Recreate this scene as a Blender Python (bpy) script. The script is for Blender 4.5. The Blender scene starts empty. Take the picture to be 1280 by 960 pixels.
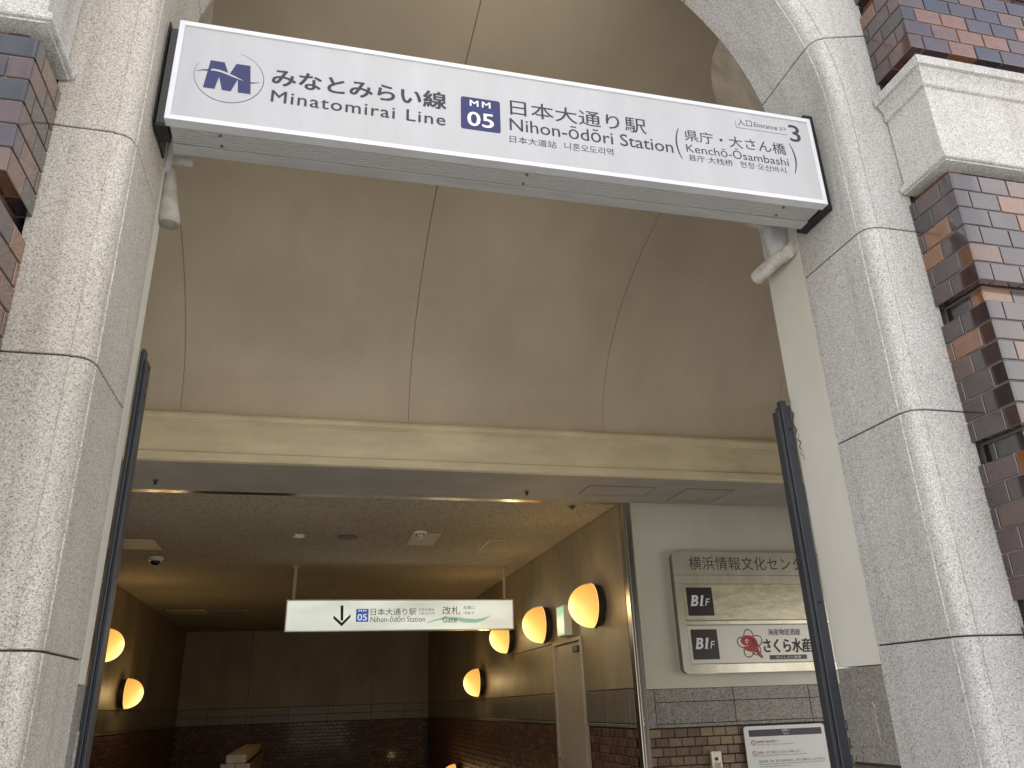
import bpy, bmesh, math, random
from mathutils import Vector, Matrix
random.seed(7)
S = bpy.context.scene
COL = S.collection
# ------------------------------------------------------------------ camera, light, exposure
cd = bpy.data.cameras.new("camera"); cam = bpy.data.objects.new("camera", cd); COL.objects.link(cam); S.camera = cam
cd.sensor_width = 36.0; cd.lens = 979.86 / 1280 * 36; cd.clip_start = 0.05; cd.clip_end = 3000
Rv = Vector((0.97090338, -0.23737945, -0.03158515)); Uv = Vector((-0.06131176, -0.37390714, 0.92543736)); Fv = Vector((0.23148995, 0.89657362, 0.37758186))
cam.matrix_world = Matrix(((Rv.x, Uv.x, -Fv.x, 0), (Rv.y, Uv.y, -Fv.y, 0), (Rv.z, Uv.z, -Fv.z, 0), (0, 0, 0, 1)))
SUN_EL = math.radians(60)
W = bpy.data.worlds.new("World"); S.world = W; W.use_nodes = True
wn = W.node_tree; bg = wn.nodes["Background"]
sky = wn.nodes.new("ShaderNodeTexSky"); sky.sky_type = 'NISHITA'; sky.sun_disc = False
sky.sun_elevation = SUN_EL; sky.sun_rotation = 0.0; sky.air_density = 1.0; sky.dust_density = 2.0
# broken sunlit cloud over the blue
tc = wn.nodes.new("ShaderNodeTexCoord"); cn = wn.nodes.new("ShaderNodeTexNoise"); cn.inputs['Scale'].default_value = 2.2; cn.inputs['Detail'].default_value = 7; cn.inputs['Roughness'].default_value = 0.6
wn.links.new(tc.outputs['Generated'], cn.inputs['Vector'])
cr_ = wn.nodes.new("ShaderNodeValToRGB"); cr_.color_ramp.elements[0].position = 0.50; cr_.color_ramp.elements[1].position = 0.66; wn.links.new(cn.outputs['Fac'], cr_.inputs[0])
cm = wn.nodes.new("ShaderNodeMix"); cm.data_type = 'RGBA'; sx = wn.nodes.new("ShaderNodeSeparateXYZ"); wn.links.new(tc.outputs['Generated'], sx.inputs[0])
mr = wn.nodes.new("ShaderNodeMapRange"); mr.inputs['From Min'].default_value = 0.30; mr.inputs['From Max'].default_value = 0.62; mr.inputs['To Min'].default_value = 1.0; mr.inputs['To Max'].default_value = 0.0; wn.links.new(sx.outputs[2], mr.inputs['Value'])
mr.inputs['To Max'].default_value = 0.20
mx = wn.nodes.new("ShaderNodeMath"); mx.operation = 'MAXIMUM'; wn.links.new(cr_.outputs[0], mx.inputs[0]); wn.links.new(mr.outputs[0], mx.inputs[1])
wn.links.new(mx.outputs[0], cm.inputs[0]); wn.links.new(sky.outputs[0], cm.inputs[6]); cm.inputs[7].default_value = (8.6, 8.3, 8.0, 1)
wn.links.new(cm.outputs[2], bg.inputs[0]); bg.inputs[1].default_value = 0.10
ld = bpy.data.lights.new("sun", 'SUN'); sun = bpy.data.objects.new("sun", ld); COL.objects.link(sun)
ld.energy = 4.8; ld.angle = math.radians(0.5); ld.color = (1, 0.965, 0.91)
sun.rotation_euler = (-(math.pi / 2 - SUN_EL), 0, 0); sun.location = (0, 30, 40)
S.view_settings.view_transform = 'Standard'; S.view_settings.look = 'None'; S.view_settings.gamma = 1
S.view_settings.exposure = 1.36
try:
    S.cycles.use_denoising = True
    S.cycles.max_bounces = 10; S.cycles.diffuse_bounces = 6
    S.cycles.sample_clamp_indirect = 6
except Exception: pass
GZ = -1.5          # street level below the lens

# ------------------------------------------------------------------ materials
def new_mat(name):
    m = bpy.data.materials.new(name); m.use_nodes = True
    return m, m.node_tree.nodes, m.node_tree.links, m.node_tree.nodes["Principled BSDF"]
def setp(b, **k):
    for n, v in k.items():
        n = n.replace('_', ' ')
        if n in b.inputs: b.inputs[n].default_value = v
def rgb(c): return (c[0], c[1], c[2], 1)
def coords(N, L, scale=(1, 1, 1)):
    g = N.new("ShaderNodeNewGeometry"); mp = N.new("ShaderNodeMapping"); mp.inputs['Scale'].default_value = scale
    L.new(g.outputs['Position'], mp.inputs[0]); return mp.outputs[0]
def noise(N, L, vec, scale, detail=4, rough=0.55):
    n = N.new("ShaderNodeTexNoise"); n.inputs['Scale'].default_value = scale; n.inputs['Detail'].default_value = detail
    n.inputs['Roughness'].default_value = rough; L.new(vec, n.inputs['Vector']); return n.outputs['Fac']
def ramp(N, L, fac, stops, interp='LINEAR'):
    r = N.new("ShaderNodeValToRGB"); r.color_ramp.interpolation = interp
    e = r.color_ramp.elements
    while len(e) < len(stops): e.new(0.5)
    for i, (p, c) in enumerate(stops): e[i].position = p; e[i].color = rgb(c)
    L.new(fac, r.inputs[0]); return r.outputs[0]
def mix(N, L, fac, a, b, mode='MIX'):
    m = N.new("ShaderNodeMix"); m.data_type = 'RGBA'; m.blend_type = mode
    if isinstance(fac, (int, float)): m.inputs[0].default_value = fac
    else: L.new(fac, m.inputs[0])
    for s, v in ((6, a), (7, b)):
        if isinstance(v, tuple): m.inputs[s].default_value = rgb(v)
        else: L.new(v, m.inputs[s])
    return m.outputs[2]
def bump(N, L, b, h, strength, dist):
    n = N.new("ShaderNodeBump"); n.inputs['Strength'].default_value = strength; n.inputs['Distance'].default_value = dist
    L.new(h, n.inputs['Height']); L.new(n.outputs[0], b.inputs['Normal'])
def plain(name, c, rough=0.5, metal=0.0, **k):
    m, N, L, b = new_mat(name); setp(b, Base_Color=rgb(c), Roughness=rough, Metallic=metal, **k); return m
def worn(name, c, c2, rough=0.6, metal=0.0, scale=3.0, grain=0.0, vec=(1, 1, 1), lo=0.35, hi=0.7, rvar=0.0):
    m, N, L, b = new_mat(name); v = coords(N, L, vec)
    f = noise(N, L, v, scale, 6, 0.6)
    col = ramp(N, L, f, [(lo, c2), (hi, c)])
    L.new(col, b.inputs['Base Color']); setp(b, Roughness=rough, Metallic=metal)
    if rvar:
        r = ramp(N, L, noise(N, L, v, scale * 3, 4), [(0.3, (rough - rvar,) * 3), (0.7, (rough + rvar,) * 3)]); L.new(r, b.inputs['Roughness'])
    if grain: bump(N, L, b, noise(N, L, coords(N, L), 90, 4), 0.35, grain)
    return m
def granite(name, dark, mid, light, blotch=(0.88, 0.87, 0.85), cell=400, rough=0.72, relief=0.0012):
    m, N, L, b = new_mat(name); v = coords(N, L)
    wob = N.new("ShaderNodeTexNoise"); wob.inputs['Scale'].default_value = 260; L.new(v, wob.inputs['Vector'])
    vv = N.new("ShaderNodeVectorMath"); vv.operation = 'MULTIPLY_ADD'; vv.inputs[1].default_value = (0.004,) * 3
    L.new(wob.outputs['Color'], vv.inputs[0]); L.new(v, vv.inputs[2])
    vo = N.new("ShaderNodeTexVoronoi"); vo.inputs['Scale'].default_value = cell; L.new(vv.outputs[0], vo.inputs['Vector'])
    sep = N.new("ShaderNodeSeparateColor"); L.new(vo.outputs['Color'], sep.inputs[0])
    c1 = ramp(N, L, sep.outputs[0], [(0.0, dark), (0.09, dark), (0.16, mid), (0.45, mid), (0.62, light), (1.0, light)])
    n2 = noise(N, L, v, cell * 0.42, 3, 0.7)
    c2 = ramp(N, L, n2, [(0.3, tuple(x * 0.55 for x in mid)), (0.46, mid), (0.62, light)])
    c = mix(N, L, 0.4, c1, c2)
    n3 = noise(N, L, v, 1.6, 4, 0.6)
    tint = ramp(N, L, n3, [(0.35, blotch), (0.65, (1, 1, 1))])
    c = mix(N, L, 1.0, c, tint, 'MULTIPLY')
    # runs of grime down the stone
    n4 = noise(N, L, coords(N, L, (9, 9, 0.8)), 1.0, 5, 0.65)
    c = mix(N, L, 1.0, c, ramp(N, L, n4, [(0.28, (0.78, 0.765, 0.73)), (0.5, (1, 1, 1))]), 'MULTIPLY')
    oi = N.new('ShaderNodeObjectInfo'); c = mix(N, L, 1.0, c, ramp(N, L, oi.outputs['Random'], [(0.0, (0.90, 0.90, 0.89)), (0.5, (1.0, 0.985, 0.96)), (1.0, (1.0, 1.0, 1.0))]), 'MULTIPLY')
    L.new(c, b.inputs['Base Color']); setp(b, Roughness=rough)
    if relief: bump(N, L, b, n2, 0.55, relief)
    return m
def tile_mat(name, stops, joint=False, rough=0.11, island=False, coat=0.6):
    m, N, L, b = new_mat(name)
    if island:
        g = N.new("ShaderNodeNewGeometry"); src = g.outputs['Random Per Island']
    else:
        g = N.new("ShaderNodeObjectInfo"); src = g.outputs['Random']
    col = ramp(N, L, src, stops, 'CONSTANT')
    v = coords(N, L)
    n = noise(N, L, v, 35, 5, 0.6)
    col = mix(N, L, 1.0, col, ramp(N, L, n, [(0.3, (0.78, 0.78, 0.8)), (0.7, (1.18, 1.12, 1.08))]), 'MULTIPLY')
    L.new(col, b.inputs['Base Color']); setp(b, Roughness=rough, Coat_Weight=coat, Coat_Roughness=0.08, IOR=1.8 if rough < 0.3 else 1.5, Coat_IOR=1.7)
    r = ramp(N, L, noise(N, L, v, 18, 4), [(0.3, (rough * 0.7,) * 3), (0.7, (rough * 1.9,) * 3)]); L.new(r, b.inputs['Roughness'])
    bump(N, L, b, noise(N, L, v, 22, 3), 0.16, 0.002)
    return m
GR = granite("pale_granite", (0.09, 0.09, 0.09), (0.435, 0.433, 0.43), (0.72, 0.718, 0.71))
GRW = granite('warm_granite', (0.09, 0.085, 0.08), (0.42, 0.395, 0.36), (0.70, 0.665, 0.61))
GR_BASE = granite('base_granite', (0.06, 0.057, 0.055), (0.22, 0.21, 0.195), (0.40, 0.385, 0.355), cell=260, rough=0.4, relief=0.0003)
GR_GREY = granite("grey_granite", (0.05, 0.047, 0.043), (0.21, 0.195, 0.175), (0.40, 0.375, 0.335), cell=120, rough=0.45, relief=0.0004)
GLAZE = [(0.0, (0.036, 0.019, 0.023)), (0.22, (0.052, 0.026, 0.028)), (0.42, (0.18, 0.072, 0.027)), (0.53, (0.020, 0.016, 0.018)), (0.68, (0.075, 0.036, 0.029)), (0.82, (0.040, 0.025, 0.028)), (0.93, (0.12, 0.056, 0.028))]
BRICK = tile_mat("glazed_tile", GLAZE)
BRICKI = tile_mat("glazed_tile_mass", GLAZE, island=True)
IN_BR = [(0.0, (0.20, 0.135, 0.075)), (0.25, (0.16, 0.10, 0.06)), (0.45, (0.25, 0.17, 0.09)), (0.62, (0.13, 0.085, 0.055)), (0.8, (0.21, 0.15, 0.09))]
BRICK_IN = tile_mat("interior_tile", IN_BR, rough=0.4, coat=0.1)
RED_BR = [(0.0, (0.13, 0.06, 0.035)), (0.3, (0.10, 0.045, 0.03)), (0.6, (0.16, 0.08, 0.045)), (0.8, (0.08, 0.04, 0.03))]
BRICK_MASS = tile_mat("passage_tile_mass", RED_BR, rough=0.4, island=True, coat=0.1)
MORTAR = worn("mortar", (0.23, 0.212, 0.198), (0.14, 0.128, 0.115), 0.9, scale=12, grain=0.001)
MORTAR_D = worn("dark_mortar", (0.05, 0.043, 0.036), (0.03, 0.026, 0.022), 0.9, scale=12)
SEAL = plain("joint_sealant", (0.035, 0.03, 0.032), 0.6)
CREAM = worn("cream_paint", (0.62, 0.575, 0.475), (0.50, 0.455, 0.36), 0.55, scale=2.2, grain=0.0004, vec=(1, 1, 0.5))
CREAM_J = worn("jamb_paint", (0.68, 0.67, 0.61), (0.58, 0.56, 0.49), 0.45, scale=2.2, grain=0.0003, vec=(1, 1, 0.4))
LUNET = worn("darkened_plaster", (0.36, 0.31, 0.235), (0.20, 0.17, 0.13), 0.7, scale=7, vec=(1, 1.5, 0.6), lo=0.3, hi=0.65)  # colour darkened and mottled to offset the strong light on the arch lining
VAULT = worn("vault_plaster", (0.66, 0.56, 0.405), (0.50, 0.415, 0.295), 0.5, scale=1.1, vec=(1, 0.6, 0.6), grain=0.0003)
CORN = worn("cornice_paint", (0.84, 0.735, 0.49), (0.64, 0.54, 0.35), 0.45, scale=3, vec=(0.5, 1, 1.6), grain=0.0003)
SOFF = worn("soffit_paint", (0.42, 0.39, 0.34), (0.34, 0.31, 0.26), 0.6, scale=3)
WALLP = worn("wall_paint", (0.66, 0.63, 0.52), (0.56, 0.53, 0.42), 0.5, scale=1.7, grain=0.0004, vec=(1, 1, 0.6))
PANEL = worn("passage_panel", (0.38, 0.32, 0.22), (0.22, 0.175, 0.11), 0.46, scale=1.5, vec=(1, 1, 0.45), lo=0.3, hi=0.75)
FRAMEW = worn("aluminium_white", (0.80, 0.81, 0.83), (0.72, 0.73, 0.75), 0.3, 0.35, scale=6)
ALU = worn("aluminium_grey", (0.58, 0.58, 0.57), (0.49, 0.49, 0.48), 0.4, 0.35, scale=9, vec=(0.6, 4, 4))
FACE = worn("sign_face", (0.49, 0.497, 0.515), (0.445, 0.45, 0.462), 0.22, scale=2.5, vec=(3, 1, 0.4))
STEEL = worn("stainless_steel", (0.60, 0.575, 0.52), (0.42, 0.39, 0.34), 0.28, 1.0, scale=5, vec=(1.5, 1.5, 0.3))
STEELH = plain('polished_steel', (0.62, 0.58, 0.5), 0.22, 1.0)
STEELB = worn("brushed_steel", (0.74, 0.71, 0.58), (0.58, 0.55, 0.42), 0.26, 0.5, scale=2.5, vec=(2.2, 1, 0.6))
BLACK = plain("black_plate", (0.012, 0.012, 0.013), 0.45)
DGREY = plain("dark_metal", (0.10, 0.095, 0.09), 0.45, 0.4)
SLATE = worn("slate_powder_coat", (0.040, 0.046, 0.056), (0.028, 0.031, 0.038), 0.42, scale=8, vec=(1, 1, 0.3))
RUBBER = plain("black_rubber", (0.012, 0.011, 0.011), 0.25)
WHITEP = plain("white_plastic", (0.72, 0.71, 0.67), 0.4)
INK = plain("sign_ink", (0.035, 0.033, 0.045), 0.45)
INKB = plain("black_print", (0.012, 0.012, 0.012), 0.5)
NAVY = plain("navy_print", (0.030, 0.032, 0.115), 0.4)
BLUE = plain("blue_print", (0.03, 0.09, 0.38), 0.4)
REDP = plain("red_print", (0.42, 0.02, 0.018), 0.4)
BROWNP = plain("dark_brown_plate", (0.030, 0.022, 0.018), 0.35)
WPRINT = plain("white_print", (0.8, 0.8, 0.8), 0.4)
POSTER = plain("poster_white", (0.76, 0.75, 0.72), 0.3)
PIPE = worn("pipe_paint", (0.62, 0.60, 0.55), (0.34, 0.32, 0.28), 0.6, scale=14, lo=0.3, hi=0.55, grain=0.0006)
WRAP = worn("whitish_vinyl", (0.62, 0.64, 0.65), (0.42, 0.43, 0.42), 0.3, scale=16, vec=(1.5, 1, 0.5))
RUST = worn("rust_chip", (0.20, 0.12, 0.07), (0.06, 0.045, 0.035), 0.9, scale=60)
PAVE = worn("street_paving", (0.45, 0.44, 0.42), (0.37, 0.36, 0.345), 0.8, scale=1.5)
CAPST = worn("cap_stone", (0.50, 0.43, 0.33), (0.36, 0.30, 0.22), 0.5, scale=9)
ACOUST = None
def acoustic():
    m, N, L, b = new_mat("acoustic_ceiling"); v = coords(N, L)
    n = noise(N, L, v, 55, 3, 0.7)
    c = ramp(N, L, n, [(0.36, (0.20, 0.165, 0.115)), (0.48, (0.46, 0.395, 0.29)), (0.62, (0.54, 0.47, 0.35))])
    n2 = noise(N, L, v, 0.5, 3); c = mix(N, L, 1.0, c, ramp(N, L, n2, [(0.3, (0.82, 0.8, 0.76)), (0.65, (1, 1, 1))]), 'MULTIPLY')
    L.new(c, b.inputs['Base Color']); setp(b, Roughness=0.9); bump(N, L, b, n, 0.7, 0.006); return m
ACOUST = acoustic()
def emit(name, c, s, base=(0.8, 0.8, 0.8), rough=0.35):
    m, N, L, b = new_mat(name); setp(b, Base_Color=rgb(base), Emission_Color=rgb(c), Emission_Strength=s, Roughness=rough); return m
def globe_mat():
    m, N, L, b = new_mat("lit_amber_glass")
    v = coords(N, L)
    # bulb sits low inside the globe: hotter patch on the lower inner side of the glass
    oi = N.new("ShaderNodeTexCoord"); sp = N.new("ShaderNodeVectorMath"); sp.operation = 'DISTANCE'
    L.new(oi.outputs['Object'], sp.inputs[0]); sp.inputs[1].default_value = (-0.13, 0.0, -0.10)
    c = ramp(N, L, sp.outputs['Value'], [(0.0, (1.0, 0.80, 0.34)), (0.12, (1.0, 0.66, 0.18)), (0.22, (0.95, 0.47, 0.095)), (0.45, (0.80, 0.34, 0.075))])
    st = ramp(N, L, sp.outputs['Value'], [(0.0, (1, 1, 1)), (0.14, (0.62, 0.62, 0.62)), (0.3, (0.40, 0.40, 0.40))])
    mu = N.new("ShaderNodeMath"); mu.operation = 'MULTIPLY'; mu.inputs[1].default_value = GLOBE_S; L.new(st, mu.inputs[0])
    L.new(c, b.inputs['Emission Color']); L.new(mu.outputs[0], b.inputs['Emission Strength'])
    setp(b, Base_Color=(0.10, 0.07, 0.035, 1), Roughness=0.55); return m
GLOBE_S = 1.0
GLOBE = globe_mat()
LIT = emit("backlit_acrylic", (0.95, 1.0, 0.87), 0.23, (0.6, 0.6, 0.56))
def _uneven():
    N = LIT.node_tree.nodes; L = LIT.node_tree.links; b = N["Principled BSDF"]; v = coords(N, L, (1.1, 1, 3.2))
    r = ramp(N, L, noise(N, L, v, 1.0, 2), [(0.3, (0.17,) * 3), (0.7, (0.27,) * 3)]); L.new(r, b.inputs['Emission Strength'])
_uneven()
LITG = emit("lit_green_exit", (0.10, 0.62, 0.30), 0.30)
LITW = emit("lit_exit_face", (0.35, 1.0, 0.55), 0.12)

# ------------------------------------------------------------------ mesh helpers
class MB:
    def __init__(s): s.v = []; s.f = []; s.sm = False
    def add(s, vs, fs):
        o = len(s.v); s.v += [tuple(p) for p in vs]; s.f += [tuple(i + o for i in f) for f in fs]; return s
    def box(s, x0, x1, y0, y1, z0, z1):
        return s.add([(x0, y0, z0), (x1, y0, z0), (x1, y1, z0), (x0, y1, z0), (x0, y0, z1), (x1, y0, z1), (x1, y1, z1), (x0, y1, z1)],
                     [(0, 3, 2, 1), (4, 5, 6, 7), (0, 1, 5, 4), (1, 2, 6, 5), (2, 3, 7, 6), (3, 0, 4, 7)])
    def bbox(s, x0, x1, y0, y1, z0, z1, c=0.003):
        """box with all edges chamfered"""
        P = []
        for z, i in ((z0, c), (z0 + c, 0), (z1 - c, 0), (z1, c)):
            d = c
            P += [(x0 + d, y0 + i, z), (x1 - d, y0 + i, z), (x1 - i, y0 + d, z), (x1 - i, y1 - d, z), (x1 - d, y1 - i, z), (x0 + d, y1 - i, z), (x0 + i, y1 - d, z), (x0 + i, y0 + d, z)]
        F = [tuple(range(7, -1, -1)), tuple(range(24, 32))]
        for r in range(3):
            for k in range(8):
                a = r * 8 + k; b = r * 8 + (k + 1) % 8; F.append((a, b, b + 8, a + 8))
        return s.add(P, F)
    def loft(s, rings, cap=True, closed=True):
        n = len(rings[0]); o = len(s.v); s.v += [tuple(p) for r in rings for p in r]
        for i in range(len(rings) - 1):
            for k in range(n if closed else n - 1):
                a = o + i * n + k; b = o + i * n + (k + 1) % n
                s.f.append((a, b, b + n, a + n))
        if cap and closed:
            s.f.append(tuple(o + k for k in range(n - 1, -1, -1))); s.f.append(tuple(o + (len(rings) - 1) * n + k for k in range(n)))
        return s
    def tube(s, p0, p1, r0, r1=None, n=16, cap=True):
        r1 = r0 if r1 is None else r1; p0 = Vector(p0); p1 = Vector(p1); d = (p1 - p0).normalized()
        a = d.orthogonal().normalized(); b = d.cross(a)
        ring = lambda p, r: [p + (a * math.cos(t) + b * math.sin(t)) * r for t in [2 * math.pi * k / n for k in range(n)]]
        return s.loft([ring(p0, r0), ring(p1, r1)], cap)
    def path(s, pts, rs, n=16):
        rings = []
        for i, p in enumerate(pts):
            p = Vector(p); q0 = Vector(pts[max(i - 1, 0)]); q1 = Vector(pts[min(i + 1, len(pts) - 1)]); d = (q1 - q0).normalized()
            a = d.cross(Vector((0.13, 0.21, 1))).normalized(); b = d.cross(a)
            rings.append([p + (a * math.cos(t) + b * math.sin(t)) * rs[i] for t in [2 * math.pi * k / n for k in range(n)]])
        return s.loft(rings)
    def xprism(s, prof, x0, x1):   # profile (y,z) extruded along X
        return s.loft([[(x0, y, z) for y, z in prof], [(x1, y, z) for y, z in prof]])
    def zprism(s, prof, z0, z1):
        return s.loft([[(x, y, z0) for x, y in prof], [(x, y, z1) for x, y in prof]])
    def plate(s, prof, y0, y1):    # profile (x,z), between two depths
        return s.loft([[(x, y0, z) for x, z in prof], [(x, y1, z) for x, z in prof]])
BASE = {}
def finish(me, smooth=None):
    bm = bmesh.new(); bm.from_mesh(me); bmesh.ops.recalc_face_normals(bm, faces=bm.faces)
    bm.to_mesh(me); bm.free()
    if smooth is not None:
        for p in me.polygons: p.use_smooth = True
        try: me.set_sharp_from_angle(angle=smooth)
        except Exception: pass
def mesh(name, mb, mat, off=(0, 0, 0), smooth=None):
    me = bpy.data.meshes.new(name); ox, oy, oz = off
    me.from_pydata([(x - ox, y - oy, z - oz) for x, y, z in mb.v], [], mb.f); me.update(); finish(me, smooth)
    if mat: me.materials.append(mat)
    return me
def thing(name, label, cat, loc=(0, 0, 0), group=None, kind=None):
    o = bpy.data.objects.new(name, None); COL.objects.link(o); o.location = loc; BASE[o.name] = Vector(loc)
    o.empty_display_size = 0.1
    if label: o['label'] = label
    if cat: o['category'] = cat
    if group: o['group'] = group
    if kind: o['kind'] = kind
    return o
def struct(name, mb, mat, smooth=None, at=(0, 0, 0)):
    o = bpy.data.objects.new(name, mesh(name, mb, mat, at, smooth)); COL.objects.link(o); o.location = at; BASE[o.name] = Vector(at); o['kind'] = 'structure'
    return o
def part(name, mb, mat, parent, smooth=None, label=None, kind=None, pivot=None):
    """mb is in world metres; the part keeps the thing's origin unless it has a pivot of its own"""
    base = BASE[parent.name]; piv = Vector(pivot) if pivot is not None else base
    me = mb if isinstance(mb, bpy.types.Mesh) else mesh(name, mb, mat, piv, smooth)
    o = bpy.data.objects.new(name, me); COL.objects.link(o); o.parent = parent; o.location = piv - base; BASE[o.name] = piv
    if label: o['label'] = label
    if kind: o['kind'] = kind
    return o
def inst(name, me, parent, loc, rot=(0, 0, 0)):
    o = bpy.data.objects.new(name, me); COL.objects.link(o); o.parent = parent; o.location = Vector(loc) - BASE[parent.name]; o.rotation_euler = rot
    return o
# ---- lettering: flat print, fitted to a rectangle on its panel
def text_mb(s, x0, x1, z0, z1, y, bold=0.0, latin=False, shear=0.0, axis='y', th=0.0008, z0r=None, spacing=1.0):
    cu = bpy.data.curves.new("lettering", 'FONT'); cu.body = s; cu.size = 1; cu.shear = shear; cu.resolution_u = 3
    cu.space_character = spacing
    o = bpy.data.objects.new("lettering_tmp", cu); COL.objects.link(o)
    dg = bpy.context.evaluated_depsgraph_get(); me = bpy.data.meshes.new_from_object(o.evaluated_get(dg))
    mb = MB()
    if len(me.vertices):
        xs = [v.co.x for v in me.vertices]; ys = [v.co.y for v in me.vertices]
        ax, bx, ay, by = min(xs), max(xs), min(ys), max(ys)
        P = []
        for v in me.vertices:
            u = (v.co.x - ax) / (bx - ax); w = (v.co.y - ay) / (by - ay)
            X = x0 + u * (x1 - x0); Z = z0 + w * (z1 - z0) + (0 if z0r is None else u * (z0r - z0))
            P.append((X, y, Z))
        mb.add(P, [tuple(p.vertices) for p in me.polygons])
    bpy.data.objects.remove(o); bpy.data.meshes.remove(me); bpy.data.curves.remove(cu)
    if bold > 0 and mb.v:      # heavier stroke: the outline printed several times, each a hair in front of the last
        base, bf = list(mb.v), list(mb.f); sc = (z1 - z0); mb = MB()
        for i, (dx, dz) in enumerate(((0, 0), (1, 0.5), (-1, 0.5), (0.5, -0.7), (-0.5, -0.7), (1, -0.2), (-1, -0.2))):
            mb.add([(x + dx * bold * sc, yy - i * 0.00003, z + dz * bold * sc) for x, yy, z in base], bf)
    return mb
def lettering(s, x0, x1, z0, z1, y, mat, parent, name="lettering", **k):
    mb = text_mb(s, x0, x1, z0, z1, y, **k)
    piv = BASE[parent.name]; me = bpy.data.meshes.new(name)
    me.from_pydata([tuple(Vector(p) - piv) for p in mb.v], [], mb.f); me.update(); me.materials.append(mat)
    return part(name, me, mat, parent)
def rrect(x0, x1, z0, z1, r, n=5):
    P = []
    for cx, cz, a in ((x1 - r, z0 + r, -90), (x1 - r, z1 - r, 0), (x0 + r, z1 - r, 90), (x0 + r, z0 + r, 180)):
        for k in range(n + 1):
            t = math.radians(a + 90 * k / n); P.append((cx + r * math.cos(t), cz + r * math.sin(t)))
    return P
def ring_strip(cx, cz, rx, rz, w, y, a0=0, a1=360, n=48, wfun=None):
    mb = MB(); P = []; F = []
    for k in range(n + 1):
        t = math.radians(a0 + (a1 - a0) * k / n); ww = w * (wfun(k / n) if wfun else 1)
        P += [(cx + (rx + ww / 2) * math.cos(t), y, cz + (rz + ww / 2) * math.sin(t)), (cx + (rx - ww / 2) * math.cos(t), y, cz + (rz - ww / 2) * math.sin(t))]
    for k in range(n): F.append((2 * k, 2 * k + 1, 2 * k + 3, 2 * k + 2))
    return mb.add(P, F)

# ------------------------------------------------------------------ dimensions (metres; lens at the origin, X along the facade, Y into the building)
CX = 0.632; HW = 1.2055; SPR = 2.09; YF = 1.993; YB = 2.375; YJ = 2.615
PIT = 0.0707; BH = 0.0642; BW = 0.118; JT = 0.0066
YV = 5.76; YD = 6.65; ZS = 1.672; ZV = 2.04; ZC = 1.685
PXR = 2.70; PXL = -2.60; YEND = 19.0

# ------------------------------------------------------------------ ground and hidden masses of the building
struct("street", MB().add([(-400, -400, GZ - 0.02), (400, -400, GZ - 0.02), (400, 400, GZ - 0.02), (-400, 400, GZ - 0.02)], [(0, 1, 2, 3)]), PAVE)
struct("entrance_floor", MB().box(-2.6, 5.5, 1.9, 9.6, GZ - 0.012, GZ), GR)
m = MB()
m.box(CX + 1.46, 5.52, YF + 0.012, YJ - 0.004, GZ, 3.46); m.box(-2.66, CX - 1.46, YF + 0.012, YJ - 0.004, GZ, 3.46)
m.box(-2.66, 5.52, YB + 0.03, YD + 0.13, 3.47, 4.6); m.box(-2.66, 5.52, YF + 0.014, YB + 0.03, 4.215, 4.6)
m.box(-8, 9, YD + 0.131, 20.5, 3.47, 4.6); m.box(2.96, 9, YD + 0.131, 20.5, GZ - 0.01, 3.469); m.box(-8, -2.86, YD + 0.131, 20.5, GZ - 0.01, 3.469)
struct("building_wall", m, MORTAR)

# ------------------------------------------------------------------ granite arch surround
arch = thing("stone_arch", "pale speckled granite arch with a rounded moulding framing the whole entrance", "archway", (CX, YF, GZ))
prof = [(0.0, YB), (0.0, 2.046), (0.0035, 2.0435), (0.0035, 2.040)]
for k in range(0, 9):
    t = math.pi - (math.pi / 2) * k / 8
    prof.append((0.046 + 0.0425 * math.cos(t), 2.040 - 0.0425 * math.sin(t)))
prof += [(0.0515, 1.9975), (0.0520, YF)]
def spt(side, s, u, v):
    """point on the arch surround: s<0 straight jamb (z = SPR+s), s>=0 degrees round the arch"""
    if s <= 0: return (CX + side * (HW + u), v, SPR + s)
    t = math.radians(s); return (CX + side * (HW + u) * math.cos(t), v, SPR + (HW + u) * math.sin(t))
def uout(s):
    if s <= 0: return 1.425 - HW
    t = math.radians(s); return min(1.425 / max(1e-6, math.cos(t)), 2.12 / math.sin(t)) - HW
def stone_block(side, stops, gap0, gap1):
    rings = []
    corner = math.degrees(math.atan2(2.12, 1.425))
    ss = sorted(set(stops + ([corner] if stops[0] < corner < stops[-1] else [])))
    ss[0] = ss[0] + gap0; ss[-1] = ss[-1] - gap1
    c = 0.0022
    def ring(s, ins):
        pr = [(u + (ins if i < 3 else 0), v + (ins if 2 <= i else 0)) for i, (u, v) in enumerate(prof)]
        R = [spt(side, s, u, v) for u, v in pr]; uo = uout(s)
        return R + [spt(side, s, uo, YF + ins), spt(side, s, uo, YB)]
    e = c if ss[0] < 0 else math.degrees(c / 1.25); e1 = c if ss[-1] <= 0 else math.degrees(c / 1.25)
    rings = [ring(ss[0], c), ring(ss[0] + e, 0)] + [ring(s, 0) for s in ss[1:-1]] + [ring(ss[-1] - e1, 0), ring(ss[-1], c)]
    return MB().loft(rings)
G = 0.0025; GA = math.degrees(G / 1.3)
for side in (-1, 1):
    zz = [GZ, -1.26, -0.56, 0.141, 0.842, 1.537]
    for a, b in zip(zz[:-1], zz[1:]):
        part("granite_block", stone_block(side, [a - SPR, b - SPR], G, G), GR if side > 0 else GRW, arch, smooth=0.5)
    part("granite_block", stone_block(side, [1.537 - SPR, 0.0, 5, 10, 15.2], G, GA), GR if side > 0 else GRW, arch, smooth=0.5)
    part("granite_block", stone_block(side, [15.2 + 5.96 * k for k in range(6)], GA, GA), GR, arch, smooth=0.5)
    part("granite_block", stone_block(side, [45 + 6 * k for k in range(6)], GA, GA), GR, arch, smooth=0.5)
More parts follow.
